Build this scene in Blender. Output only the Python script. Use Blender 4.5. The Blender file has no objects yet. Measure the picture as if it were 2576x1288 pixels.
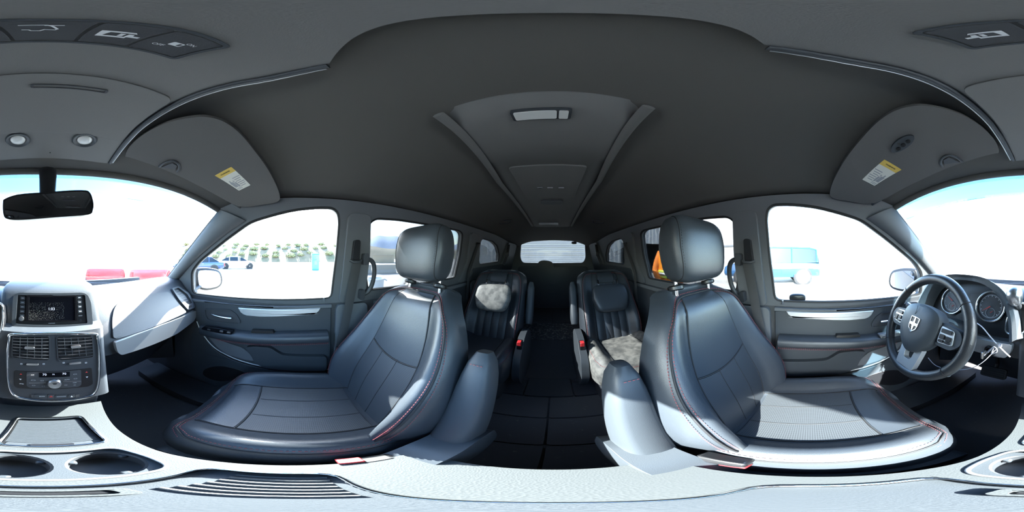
import bpy, bmesh, math, random
from mathutils import Vector, Matrix
from mathutils.geometry import tessellate_polygon
V = Vector
PI = math.pi
random.seed(7)
SC = bpy.context.scene
COL = SC.collection
# ------------------------------------------------------------------ camera, sky, sun, exposure
# All lengths in metres. The script's own z = 0 is the eye height; EYE lifts the place so that the yard lies at z = 0.
EYE = 1.45
CX = -0.025                      # the tripod stands a little to the driver's side of the car's centre line
REAR_PX = 1394.0                 # column of the 360 degree picture that looks straight back along the car
cam_data = bpy.data.cameras.new('camera')
cam = bpy.data.objects.new('camera', cam_data)
COL.objects.link(cam)
cam.location = (CX, 0, EYE)
cam.rotation_euler = (PI / 2, 0, PI + (REAR_PX - 1288) / 2576 * 2 * PI)
cam_data.type = 'PANO'
try:
    cam_data.panorama_type = 'EQUIRECTANGULAR'
except Exception:
    cam_data.cycles.panorama_type = 'EQUIRECTANGULAR'
cam_data.clip_start = 0.004
cam_data.clip_end = 3000
SC.camera = cam

SUN_PX, SUN_EL = 694.0, math.radians(32.5)
sun_a = (SUN_PX - REAR_PX) / 2576 * 2 * PI
SUN_DIR = V((-math.sin(sun_a) * math.cos(SUN_EL), -math.cos(sun_a) * math.cos(SUN_EL), math.sin(SUN_EL)))
world = bpy.data.worlds.new('sky')
SC.world = world
world.use_nodes = True
wn = world.node_tree
wn.nodes.clear()
sky = wn.nodes.new('ShaderNodeTexSky')
sky.sky_type = 'NISHITA'
sky.sun_disc = False
sky.sun_elevation = SUN_EL
sky.sun_rotation = math.atan2(SUN_DIR.x, SUN_DIR.y)
sky.air_density = 1.2
sky.dust_density = 1.0
sky.ozone_density = 2.0
bg = wn.nodes.new('ShaderNodeBackground')
bg.inputs['Strength'].default_value = 0.60
wo = wn.nodes.new('ShaderNodeOutputWorld')
wn.links.new(sky.outputs[0], bg.inputs[0])
wn.links.new(bg.outputs[0], wo.inputs[0])
sl = bpy.data.lights.new('sun', 'SUN')
sl.energy = 15.0
sl.angle = math.radians(0.6)
sl.color = (1.0, 0.96, 0.90)
so = bpy.data.objects.new('sun', sl)
COL.objects.link(so)
so.rotation_euler = SUN_DIR.to_track_quat('Z', 'Y').to_euler()
so.location = SUN_DIR * 30
SC.view_settings.view_transform = 'Standard'
SC.view_settings.look = 'None'
SC.view_settings.gamma = 1
SC.view_settings.use_curve_mapping = False
SC.view_settings.exposure = 2.3
SC.cycles.max_bounces = 8
SC.cycles.diffuse_bounces = 4
SC.cycles.glossy_bounces = 4
SC.cycles.transparent_max_bounces = 12
SC.cycles.caustics_reflective = False
SC.cycles.caustics_refractive = False

# ------------------------------------------------------------------ measuring: a pixel of the photograph and one known coordinate give a point
def ray(px, py):
    a = (px - REAR_PX) / 2576 * 2 * PI
    e = (644 - py) / 1288 * PI
    return V((-math.sin(a) * math.cos(e), -math.cos(a) * math.cos(e), math.sin(e)))
def at(px, py, X=None, Y=None, Z=None, R=None):
    d = ray(px, py)
    o = V((CX, 0, 0))
    if X is not None: t = (X - o.x) / d.x
    elif Y is not None: t = (Y - o.y) / d.y
    elif Z is not None: t = (Z - o.z) / d.z
    else: t = R / math.hypot(d.x, d.y)
    return o + d * t
def onplane(px, py, p, n):
    d = ray(px, py); o = V((CX, 0, 0))
    return o + d * ((V(p) - o).dot(n) / d.dot(n))
# the body side above the belt line leans in
BELT = -0.25
XD = 0.80
def side_x(z):
    return XD if z <= BELT else XD - 0.24 * (z - BELT)
SIDE_N = V((1, 0, 0.24)).normalized()
def onside(px, py):
    p = onplane(px, py, V((XD, 0, BELT)), SIDE_N)
    if p.z < BELT: p = at(px, py, X=XD)
    return p

# ------------------------------------------------------------------ materials
MATS = {}
def nodemat(name):
    m = bpy.data.materials.new(name); m.use_nodes = True
    MATS[name] = m
    nt = m.node_tree
    return m, nt, nt.nodes['Principled BSDF']
def mat(name, col, rough=0.5, metal=0.0, spec=0.5, noise=None, bump=None, col2=None, coat=0.0, sheen=0.0):
    """noise = (scale, amount of col2); bump = (scale, strength, kind)"""
    m, nt, b = nodemat(name)
    b.inputs['Base Color'].default_value = (*col, 1)
    b.inputs['Roughness'].default_value = rough
    b.inputs['Metallic'].default_value = metal
    b.inputs['Specular IOR Level'].default_value = spec
    b.inputs['Coat Weight'].default_value = coat
    b.inputs['Sheen Weight'].default_value = sheen
    tc = nt.nodes.new('ShaderNodeTexCoord')
    if noise:
        n = nt.nodes.new('ShaderNodeTexNoise'); n.inputs['Scale'].default_value = noise[0]; n.inputs['Detail'].default_value = 6
        r = nt.nodes.new('ShaderNodeValToRGB'); r.color_ramp.elements[0].position = noise[1]; r.color_ramp.elements[1].position = min(1, noise[1] + 0.25)
        r.color_ramp.elements[0].color = (*col, 1); r.color_ramp.elements[1].color = (*(col2 or col), 1)
        nt.links.new(tc.outputs['Object'], n.inputs['Vector']); nt.links.new(n.outputs[0], r.inputs[0]); nt.links.new(r.outputs[0], b.inputs['Base Color'])
    if bump:
        kind = bump[2] if len(bump) > 2 else 'noise'
        if kind == 'noise':
            n = nt.nodes.new('ShaderNodeTexNoise'); n.inputs['Scale'].default_value = bump[0]; n.inputs['Detail'].default_value = 3; out = n.outputs[0]
        elif kind == 'cell':
            n = nt.nodes.new('ShaderNodeTexVoronoi'); n.inputs['Scale'].default_value = bump[0]; out = n.outputs['Distance']
        bp = nt.nodes.new('ShaderNodeBump'); bp.inputs['Strength'].default_value = bump[1]; bp.inputs['Distance'].default_value = 0.001
        nt.links.new(tc.outputs['Object'], n.inputs['Vector']); nt.links.new(out, bp.inputs['Height']); nt.links.new(bp.outputs[0], b.inputs['Normal'])
    return m
def perforated(name, col, vertical=False):
    m, nt, b = nodemat(name)
    b.inputs['Roughness'].default_value = 0.5
    tc = nt.nodes.new('ShaderNodeTexCoord')
    vo = nt.nodes.new('ShaderNodeTexVoronoi'); vo.voronoi_dimensions = '2D'; vo.inputs['Scale'].default_value = 210; vo.inputs['Randomness'].default_value = 0.0
    r = nt.nodes.new('ShaderNodeValToRGB'); r.color_ramp.elements[0].position = 0.22; r.color_ramp.elements[1].position = 0.34
    r.color_ramp.elements[0].color = (col[0] * .35, col[1] * .35, col[2] * .35, 1); r.color_ramp.elements[1].color = (*col, 1)
    bp = nt.nodes.new('ShaderNodeBump'); bp.inputs['Strength'].default_value = 0.25; bp.inputs['Distance'].default_value = 0.001
    sp_ = nt.nodes.new('ShaderNodeSeparateXYZ'); cb = nt.nodes.new('ShaderNodeCombineXYZ')
    nt.links.new(tc.outputs['Object'], sp_.inputs[0]); nt.links.new(sp_.outputs['X'], cb.inputs['X']); nt.links.new(sp_.outputs['Z' if vertical else 'Y'], cb.inputs['Y'])
    nt.links.new(cb.outputs[0], vo.inputs['Vector']); nt.links.new(vo.outputs['Distance'], r.inputs[0]); nt.links.new(r.outputs[0], b.inputs['Base Color'])
    nt.links.new(vo.outputs['Distance'], bp.inputs['Height']); nt.links.new(bp.outputs[0], b.inputs['Normal'])
    return m
def glass(name, tint, refl=0.6):
    m = bpy.data.materials.new(name); m.use_nodes = True; MATS[name] = m
    nt = m.node_tree; nt.nodes.clear()
    o = nt.nodes.new('ShaderNodeOutputMaterial'); mx = nt.nodes.new('ShaderNodeMixShader')
    t = nt.nodes.new('ShaderNodeBsdfTransparent'); g = nt.nodes.new('ShaderNodeBsdfGlossy')
    t.inputs[0].default_value = (*tint, 1); g.inputs['Roughness'].default_value = 0.02
    fr = nt.nodes.new('ShaderNodeFresnel'); fr.inputs[0].default_value = 1.45
    mu = nt.nodes.new('ShaderNodeMath'); mu.operation = 'MULTIPLY'; mu.inputs[1].default_value = refl
    nt.links.new(fr.outputs[0], mu.inputs[0]); nt.links.new(mu.outputs[0], mx.inputs[0])
    nt.links.new(t.outputs[0], mx.inputs[1]); nt.links.new(g.outputs[0], mx.inputs[2]); nt.links.new(mx.outputs[0], o.inputs[0])
    return m
def emit(name, col, s):
    m, nt, b = nodemat(name)
    b.inputs['Base Color'].default_value = (*col, 1)
    b.inputs['Emission Color'].default_value = (*col, 1); b.inputs['Emission Strength'].default_value = s
    return m
LEATHER = mat('black_leather', (.037, .043, .052), .36, bump=(650, .22, 'cell'))
LEATHER_DUSTY = mat('dusty_black_leather', (.10, .10, .097), .55, noise=(26, .36), col2=(.22, .215, .20), bump=(650, .22, 'cell'))
PERF = perforated('perforated_leather', (.050, .055, .062))
PERF_B = perforated('perforated_back_leather', (.045, .051, .060), True)
SEAM = mat('seam_thread', (.012, .012, .014), .7)
RED = mat('red_thread', (.30, .06, .065), .7)
GREY_PL = mat('grey_moulded_plastic', (.042, .049, .058), .5, bump=(700, .25, 'noise'))
DASH = mat('slate_dash_plastic', (.059, .066, .077), .48, bump=(600, .3, 'cell'))
DARK_PL = mat('dark_plastic', (.05, .053, .06), .45, bump=(600, .2, 'noise'))
BLACK_PL = mat('black_plastic', (.012, .012, .014), .35)
GLOSS_BLACK = mat('gloss_black', (.008, .008, .01), .08)
CARPET = mat('black_carpet', (.105, .103, .108), .95, spec=.1, noise=(60, .66), col2=(.30, .29, .28), bump=(900, .8, 'noise'))
MAT_DUST = mat('dusty_carpet', (.10, .098, .10), .95, spec=.1, noise=(45, .5), col2=(.42, .40, .38), bump=(900, .8, 'noise'))
HEAD = mat('headliner_cloth', (.125, .120, .113), .95, spec=.15, bump=(1500, .3, 'noise'))
VISOR = mat('visor_cloth', (.14, .137, .134), .92, spec=.15, bump=(1200, .35, 'noise'))
PILLAR = mat('pillar_trim', (.12, .127, .138), .62, bump=(900, .2, 'noise'))
SILVER = mat('silver_trim', (.58, .60, .62), .38, metal=.65)
CHROME = mat('chrome', (.85, .86, .88), .09, metal=1)
STEEL = mat('brushed_steel', (.6, .6, .62), .3, metal=1)
MIRROR = mat('mirror_glass', (.72, .75, .8), .02, metal=1)
RUBBER = mat('black_rubber', (.015, .015, .016), .7)
WEBBING = mat('belt_webbing', (.05, .05, .052), .85, bump=(1600, .5, 'noise'))
WHITE_PL = mat('white_nylon', (.82, .80, .86), .4)
INK = mat('white_print', (.75, .76, .78), .6)
DIMINK = mat('grey_print', (.30, .31, .33), .6)
BLACKINK = mat('black_print', (.04, .04, .04), .7)
REDINK = mat('red_print', (.7, .06, .05), .6)
LABEL_W = mat('label_paper', (.70, .69, .62), .6)
LABEL_Y = mat('label_yellow', (.72, .50, .10), .6)
RED_BTN = mat('red_button', (.55, .03, .035), .35)
LENS = mat('lamp_lens', (.75, .75, .73), .25, spec=.6)
SCREEN = mat('screen_glass', (.010, .010, .014), .12)
DUST = mat('dust_specks', (.34, .33, .28), .9)
CLOCK = emit('clock_digits', (.85, .87, 1.0), .12)
GLASS = glass('clear_glass', (.90, .95, .96), .55)
SHADE = glass('shade_band_glass', (.40, .52, .58), .55)
PRIVACY = glass('privacy_glass', (.30, .32, .33), .8)
PRIVACY_S = glass('privacy_glass_sliding', (.38, .40, .41), .8)

# ------------------------------------------------------------------ mesh building
class Frame:
    """a plane in the car: o, x to the viewer's right, y up, z towards the viewer"""
    def __init__(s, o, x, y):
        s.o = V(o); s.x = V(x).normalized(); z = s.x.cross(V(y)).normalized(); s.z = z; s.y = z.cross(s.x).normalized()
    def p(s, a, b, c=0.0):
        return s.o + s.x * a + s.y * b + s.z * c
    def px(s, px, py):
        q = onplane(px, py, s.o, s.z) - s.o
        return (q.dot(s.x), q.dot(s.y))
    def pxs(s, pts): return [s.px(*q) for q in pts]
WORLD = Frame((0, 0, 0), (1, 0, 0), (0, 1, 0))

def rrect(x0, y0, x1, y1, r, n=5):
    pts = []
    r = min(r, (x1 - x0) / 2 - 1e-5, (y1 - y0) / 2 - 1e-5)
    for cx, cy, a0 in ((x1 - r, y0 + r, -PI / 2), (x1 - r, y1 - r, 0), (x0 + r, y1 - r, PI / 2), (x0 + r, y0 + r, PI)):
        for i in range(n + 1):
            a = a0 + i / n * PI / 2
            pts.append((cx + r * math.cos(a), cy + r * math.sin(a)))
    return pts
def ell(cx, cy, rx, ry=None, n=24):
    ry = rx if ry is None else ry
    return [(cx + rx * math.cos(2 * PI * i / n), cy + ry * math.sin(2 * PI * i / n)) for i in range(n)]
def spline(pts, n=6, closed=False):
    P = [V(p) if len(p) == 3 else V((p[0], p[1], 0)) for p in pts]
    two = len(pts[0]) == 2
    N = len(P); out = []
    for i in range(N if closed else N - 1):
        if closed: a, b, c, d = P[(i - 1) % N], P[i], P[(i + 1) % N], P[(i + 2) % N]
        else: a, b, c, d = P[max(i - 1, 0)], P[i], P[i + 1], P[min(i + 2, N - 1)]
        for k in range(n):
            t = k / n
            out.append(0.5 * ((2 * b) + (c - a) * t + (2 * a - 5 * b + 4 * c - d) * t * t + (3 * b - a - 3 * c + d) * t ** 3))
    if not closed: out.append(P[-1].copy())
    return [(p.x, p.y) for p in out] if two else out
def rounded(poly, r, n=4):
    """round every corner of a 2-D polygon"""
    out = []; N = len(poly)
    for i in range(N):
        a, b, c = V(poly[i - 1]), V(poly[i]), V(poly[(i + 1) % N])
        d1, d2 = (a - b), (c - b)
        k = min(r, d1.length * .45, d2.length * .45)
        p, q = b + d1.normalized() * k, b + d2.normalized() * k
        for j in range(n + 1):
            t = j / n
            w = p * (1 - t) ** 2 + b * 2 * t * (1 - t) + q * t * t
            out.append((w.x, w.y))
    return out
def inset(poly, d):
    c = V((sum(p[0] for p in poly) / len(poly), sum(p[1] for p in poly) / len(poly)))
    N = len(poly); out = []
    area = sum(poly[i - 1][0] * poly[i][1] - poly[i][0] * poly[i - 1][1] for i in range(N))
    s = 1 if area > 0 else -1
    for i in range(N):
        a, b, e = V(poly[i - 1]), V(poly[i]), V(poly[(i + 1) % N])
        t = (e - a)
        if t.length < 1e-9: out.append(tuple(b)); continue
        t.normalize(); out.append((b.x - t.y * d * s, b.y + t.x * d * s))
    return out

class MB:
    def __init__(s, frame=None):
        s.v = []; s.f = []; s.F = frame or WORLD
    def add(s, p):
        s.v.append(s.F.p(*p)); return len(s.v) - 1
    def addw(s, p):
        s.v.append(V(p)); return len(s.v) - 1
    def slab(s, poly, z0, z1, holes=(), fn=None):
        loops = [list(poly)] + [list(h) for h in holes]
        flat = [p for l in loops for p in l]
        put = (lambda p, z: s.addw(fn(p[0], p[1], z))) if fn else (lambda p, z: s.add((p[0], p[1], z)))
        A = [put(p, z0) for p in flat]; B = [put(p, z1) for p in flat]
        tris = tessellate_polygon([[V((p[0], p[1], 0)) for p in l] for l in loops])
        for t in tris:
            a, b, c = (V(flat[i]) for i in t)
            up = ((b - a).x * (c - a).y - (b - a).y * (c - a).x) > 0
            t = tuple(t) if up else tuple(reversed(t))
            s.f.append(tuple(B[i] for i in t)); s.f.append(tuple(A[i] for i in reversed(t)))
        k = 0
        for l in loops:
            n = len(l)
            area = sum(l[i - 1][0] * l[i][1] - l[i][0] * l[i - 1][1] for i in range(n))
            ccw = area > 0
            if k > 0: ccw = not ccw
            for i in range(n):
                j = (i + 1) % n
                q = (A[k + i], A[k + j], B[k + j], B[k + i])
                s.f.append(q if ccw else tuple(reversed(q)))
            k += n
        return s
    def box(s, c, d):
        x, y, z = c; a, b, e = d[0] / 2, d[1] / 2, d[2] / 2
        return s.slab([(x - a, y - b), (x + a, y - b), (x + a, y + b), (x - a, y + b)], z - e, z + e)
    def rings(s, rings, cap0=True, cap1=True, closed=True):
        I = [[s.addw(p) for p in r] for r in rings]
        n = len(I[0])
        for a, b in zip(I, I[1:]):
            for i in range(n if closed else n - 1):
                j = (i + 1) % n
                s.f.append((a[i], a[j], b[j], b[i]))
        if cap0: s.f.append(tuple(reversed(I[0])))
        if cap1: s.f.append(tuple(I[-1]))
        return s
    def tube(s, path, r, n=8, closed=False, flat=1.0, up=None):
        P = [V(p) for p in path]; rings = []; N = len(P); prev = None
        rr = r if isinstance(r, (list, tuple)) else [r] * N
        for i in range(N):
            t = (P[(i + 1) % N] - P[i - 1]) if closed else (P[min(i + 1, N - 1)] - P[max(i - 1, 0)])
            t.normalize()
            if up is not None: a = V(up)
            elif prev is not None: a = prev
            else: a = V((0, 0, 1)) if abs(t.z) < .9 else V((1, 0, 0))
            a = (a - t * a.dot(t))
            if a.length < 1e-6: a = t.orthogonal()
            a.normalize(); prev = a
            b = t.cross(a)
            rings.append([P[i] + (a * math.cos(2 * PI * k / n) * flat + b * math.sin(2 * PI * k / n)) * rr[i] for k in range(n)])
        if closed: rings.append(rings[0])
        return s.rings(rings, not closed, not closed)
    def lathe(s, o, axis, prof, n=24, cap0=True):
        """prof = [(radius, height along axis)]"""
        ax = V(axis).normalized(); a = ax.orthogonal().normalized(); b = ax.cross(a)
        rings = [[V(o) + ax * h + (a * math.cos(2 * PI * k / n) + b * math.sin(2 * PI * k / n)) * max(r, 1e-5) for k in range(n)] for r, h in prof]
        return s.rings(rings, cap0)
    def grid(s, fn, nu, nv, flip=False):
        I = [[s.addw(fn(i / nu, j / nv)) for i in range(nu + 1)] for j in range(nv + 1)]
        for j in range(nv):
            for i in range(nu):
                q = (I[j][i], I[j][i + 1], I[j + 1][i + 1], I[j + 1][i])
                s.f.append(tuple(reversed(q)) if flip else q)
        return s
    def sheet(s, fn, nu, nv, off, flip=False):
        """fn(u, v, offset): a patch lying `off` proud of a surface, its rim sunk into it"""
        def g(i, j):
            rim = i in (0, nu + 2) or j in (0, nv + 2)
            u = min(max((i - 1) / nu, 0), 1); v = min(max((j - 1) / nv, 0), 1)
            return fn(u, v, -0.004 if rim else off)
        I = [[s.addw(g(i, j)) for i in range(nu + 3)] for j in range(nv + 3)]
        for j in range(nv + 2):
            for i in range(nu + 2):
                q = (I[j][i], I[j][i + 1], I[j + 1][i + 1], I[j + 1][i])
                s.f.append(tuple(reversed(q)) if flip else q)
        return s
    def superell(s, c, d, e1=.5, e2=.5, n=28, m=16, fn=None, axis='z'):
        sg = lambda w, e: math.copysign(abs(w) ** e, w)
        rings = []
        for j in range(m + 1):
            ph = -PI / 2 + PI * j / m
            ring = []
            for i in range(n):
                th = 2 * PI * i / n
                x = sg(math.cos(ph), e1) * sg(math.cos(th), e2); y = sg(math.cos(ph), e1) * sg(math.sin(th), e2); z = sg(math.sin(ph), e1)
                if axis == 'x': x, y, z = z, x, y
                if fn: x, y, z = fn(x, y, z)
                ring.append(s.F.p(c[0] + x * d[0] / 2, c[1] + y * d[1] / 2, c[2] + z * d[2] / 2))
            rings.append(ring)
        return s.rings(rings)
    def dashes(s, path, r=.0011, length=.005, gap=.0035):
        P = [V(p) for p in path]; pos = 0.0; seg = []
        L = [0]
        for a, b in zip(P, P[1:]): L.append(L[-1] + (b - a).length)
        def pt(d):
            for i in range(len(P) - 1):
                if d <= L[i + 1]:
                    t = (d - L[i]) / max(L[i + 1] - L[i], 1e-9); return P[i].lerp(P[i + 1], t)
            return P[-1].copy()
        while pos + length < L[-1]:
            s.tube([pt(pos), pt(pos + length)], r, 4); pos += length + gap
        return s
    def mirror(s):
        s.v = [V((-p.x, p.y, p.z)) for p in s.v]; s.f = [tuple(reversed(f)) for f in s.f]; return s
    def build(s, name, material, parent=None, smooth=35, bevel=0, sub=0, seg=2, kind=None, solid=0):
        me = bpy.data.meshes.new(name)
        org = origin_of(parent)
        me.from_pydata([(p.x - org.x, p.y - org.y, p.z + EYE - org.z) for p in s.v], [], s.f)
        me.validate(clean_customdata=False)
        bm = bmesh.new(); bm.from_mesh(me); bmesh.ops.recalc_face_normals(bm, faces=bm.faces); bm.to_mesh(me); bm.free()
        if smooth:
            for p in me.polygons: p.use_smooth = True
            me.set_sharp_from_angle(angle=math.radians(smooth))
        me.materials.append(material)
        o = bpy.data.objects.new(name, me); COL.objects.link(o)
        o.parent = parent
        if solid:
            m = o.modifiers.new('solid', 'SOLIDIFY'); m.thickness = abs(solid); m.offset = 1 if solid > 0 else -1
        if bevel:
            m = o.modifiers.new('bevel', 'BEVEL'); m.width = bevel; m.segments = seg; m.limit_method = 'ANGLE'; m.angle_limit = math.radians(40)
            m.harden_normals = False
        if sub:
            m = o.modifiers.new('sub', 'SUBSURF'); m.levels = sub; m.render_levels = sub
        if kind: o['kind'] = kind
        return o
def origin_of(p):
    o = V((0, 0, 0))
    while p is not None:
        o += p.location; p = p.parent
    return o
def tag(o, label, cat, group=None, kind=None):
    o['label'] = label; o['category'] = cat
    if group: o['group'] = group
    if kind: o['kind'] = kind
    return o
def thing(name, label, cat, loc, group=None, kind=None):
    o = bpy.data.objects.new(name, None); COL.objects.link(o)
    o.empty_display_size = .05
    o.location = (loc[0], loc[1], loc[2] + EYE)
    return tag(o, label, cat, group, kind)
def copy_tree(o, parent=None):
    c = o.copy(); COL.objects.link(c); c.parent = parent
    for ch in list(o.children): copy_tree(ch, c)
    return c
def text(name, body, F, x, y, size, material, parent, z=.0008, align='CENTER', rot=0.0, depth=.0002, sx=1.0):
    cu = bpy.data.curves.new(name, 'FONT'); cu.body = body; cu.size = size; cu.align_x = align; cu.align_y = 'CENTER'; cu.extrude = depth
    cu.resolution_u = 2
    tmp = bpy.data.objects.new(name, cu)
    me = bpy.data.meshes.new_from_object(tmp)
    bpy.data.objects.remove(tmp); bpy.data.curves.remove(cu)
    mb = MB(F); c, sn = math.cos(rot), math.sin(rot)
    for v in me.vertices:
        vx = v.co.x * sx
        mb.add((x + vx * c - v.co.y * sn, y + vx * sn + v.co.y * c, z + v.co.z))
    mb.f = [tuple(p.vertices) for p in me.polygons]
    bpy.data.meshes.remove(me)
    return mb.build(name, material, parent, smooth=0)
def lerp_table(tab, v):
    if v <= tab[0][0]: return tab[0][1]
    n = len(tab)
    def slope(i):
        if i == 0: return (tab[1][1] - tab[0][1]) / (tab[1][0] - tab[0][0])
        if i == n - 1: return (tab[-1][1] - tab[-2][1]) / (tab[-1][0] - tab[-2][0])
        return (tab[i + 1][1] - tab[i - 1][1]) / (tab[i + 1][0] - tab[i - 1][0])
    for i in range(n - 1):
        (a, x), (b, y) = tab[i], tab[i + 1]
        if v <= b:
            h = b - a; t = (v - a) / h
            return (2 * t ** 3 - 3 * t * t + 1) * x + (t ** 3 - 2 * t * t + t) * h * slope(i) + (3 * t * t - 2 * t ** 3) * y + (t ** 3 - t * t) * h * slope(i + 1)
    return tab[-1][1]
def sm(a, b, x):
    t = min(max((x - a) / (b - a), 0), 1); return t * t * (3 - 2 * t)

# ================================================================== THE SHELL OF THE VAN
FLOOR_Z = -1.0
def z_head(X, Y):
    z = .40 - .15 * (abs(X) / .72) ** 3
    if Y > .1: z -= .09 * ((Y - .1) / .45) ** 2
    if Y < -1.2: z -= .10 * ((-1.2 - Y) / 1.85) ** 2
    return z
def y_header(X): return .55 - .17 * (abs(X) / .70) ** 2
def side_struct(o, label, cat): return tag(o, label, cat, kind='structure')

# ceiling
mb = MB()
def ceil_fn(u, v):
    X = -.70 + 1.40 * u
    Y = -3.05 + (y_header(X) + 3.05) * v
    return V((X, Y, z_head(X, Y)))
mb.grid(ceil_fn, 28, 46)
ceiling = side_struct(mb.build('ceiling', HEAD, None, smooth=60, solid=.03), 'dark grey cloth headliner over the whole cabin', 'ceiling')
# a soft ledge where the headliner rises behind the front roof console
# floor
fl = thing('floor', 'black carpeted van floor running from the footwells to the rear hatch', 'floor', (0, 0, FLOOR_Z), kind='structure')
MB().box((0, -.9, FLOOR_Z - .035), (1.66, 4.35, .06)).build('carpet', CARPET, fl, smooth=0)
def lid(x0, y0, x1, y1, m=CARPET, h=.008, name='floor_panel'):
    g = .004
    MB().slab(rrect(x0 + g, y0 + g, x1 - g, y1 - g, .012), FLOOR_Z - .006, FLOOR_Z + h).build(name, m, fl, bevel=.003)
for x0, x1 in ((-.55, 0), (0, .55)):
    for y0, y1 in ((-.845, -.645), (-.645, -.43), (-.43, -.10)):
        lid(x0, y0, x1, y1)
for x0, x1, y0 in ((-.42, -.13, -1.0), (-.13, .14, -1.05), (.14, .42, -1.0)): lid(x0, y0, x1, -.845, DARK_PL, .014, 'sill_strip')
lid(-.60, -1.75, .60, -1.05, CARPET); lid(-.60, -2.26, .60, -1.75, MAT_DUST); lid(-.66, -2.95, 0, -2.26, CARPET, .03, 'folded_seat_lid'); lid(0, -2.95, .66, -2.26, CARPET, .03, 'folded_seat_lid')
for x in (-.36, .36):
    MB().lathe((x, -.80, FLOOR_Z), (0, 0, 1), [(.028, 0), (.028, .012), (.02, .014), (.012, .010), (.012, .0)], 20).build('anchor_cap', DARK_PL, fl)

# ---- body sides
def yz(p): return (p.y, p.z)
FW = [(482, 742), (479, 683), (500, 655), (560, 606), (628, 556), (690, 537), (740, 525), (800, 519), (838, 520), (853, 532), (857, 556), (850, 640), (842, 700), (836, 752)]
SW = [(925, 732), (920, 690), (922, 600), (930, 558), (948, 547), (1000, 550), (1100, 567), (1158, 579), (1166, 588), (1160, 640), (1146, 700)]
QW = [(1207, 666), (1205, 640), (1210, 606), (1216, 599), (1240, 606), (1252, 618), (1257, 640), (1255, 659)]
def hole(pxs):
    return rounded([(p.y, max(p.z, BELT + .006)) for p in (onside(*q) for q in pxs)], .035, 3)
fw, sw, qw = hole(FW), hole(SW), hole(QW)
a_edge = [yz(onside(*q)) for q in ((413, 706), (455, 650), (500, 590), (553, 525))]
outer = [(1.10, BELT)] + a_edge + [(.28, .262), (-2.9, .262), (-3.06, .20), (-3.1, BELT)]
def side_fn(t0=0.0):
    return lambda y, z, t: V((side_x(z) + t + t0, y, z))
for sgn, nm in ((1, 'right'), (-1, 'left')):
    w = thing('wall_' + nm, 'grey trimmed body side with roof pillars on the %s side' % ('passenger' if sgn > 0 else "driver's"), 'wall', (sgn * .83, -1, FLOOR_Z), kind='structure')
    m = MB().slab(outer, 0.0, .05, [fw, sw, qw], side_fn())
    if sgn < 0: m.mirror()
    m.build('pillar_panel', PILLAR, w, smooth=30)
    m = MB().slab([(1.25, FLOOR_Z - .06), (1.25, BELT), (-3.1, BELT), (-3.1, FLOOR_Z - .06)], 0, .06, (), lambda y, z, t: V((XD + t, y, z)))
    if sgn < 0: m.mirror()
    m.build('lower_panel', DARK_PL, w, smooth=30)
    # rubber seal and glass of each opening
    for k, (h, gm, lab) in enumerate(((fw, GLASS, 'front door'), (sw, PRIVACY_S, 'sliding door'), (qw, PRIVACY, 'rear quarter'))):
        n = (k * 2 + (2 if sgn > 0 else 3))
        wn_ = thing('window_%d' % n, '%s window glass on the %s side' % (('clear ' if k == 0 else 'dark tinted ') + lab, 'passenger' if sgn > 0 else "driver's"), 'window', (sgn * .8, sum(p[0] for p in h) / len(h), BELT), kind='structure')
        m = MB().slab(h, .030, .034, (), side_fn())
        if sgn < 0: m.mirror()
        m.build('pane', gm, wn_, smooth=0)
        path = [side_fn()(y, z, .012) for y, z in h]
        m = MB().tube(path, .011, 6, closed=True)
        if sgn < 0: m.mirror()
        m.build('rubber_seal', RUBBER, wn_, smooth=50)
    # inner pillar covers, proud of the panel
    def cover(name, poly, t=-.018, material=PILLAR, label=None, bev=.008):
        m = MB().slab(poly, t, .004, (), side_fn())
        if sgn < 0: m.mirror()
        return m.build(name, material, w, bevel=bev, smooth=40)
    cover('pillar_cover', rounded([(-.225, .20), (-.215, -.10), (-.205, BELT + .002), (-.345, BELT + .002), (-.352, 0), (-.335, .20)], .03), -.022)
    cover('pillar_cover', rounded([(-.19, BELT - .004), (-.17, -.95), (-.40, -.95), (-.37, -.60), (-.36, BELT - .004)], .03), -.03)
    cover('pillar_cover', rounded([(-1.26, .21), (-1.30, -.05), (-1.22, BELT + .004), (-1.56, BELT + .004), (-1.52, .0), (-1.42, .21)], .03), -.02)
    cover('pillar_cover', rounded([(-2.42, .21), (-2.35, .0), (-2.30, BELT + .004), (-2.98, BELT + .004), (-2.95, .21)], .04), -.03)
    # ledge below quarter window
    cover('quarter_trim', rounded([(-1.40, BELT + .002), (-1.42, -.12), (-2.85, -.12), (-2.98, BELT + .002)], .03), -.03, GREY_PL)
    cover('quarter_trim', rounded([(-1.42, BELT - .004), (-1.42, -.98), (-2.98, -.98), (-2.98, BELT - .004)], .05), -.03, DARK_PL)
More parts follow.
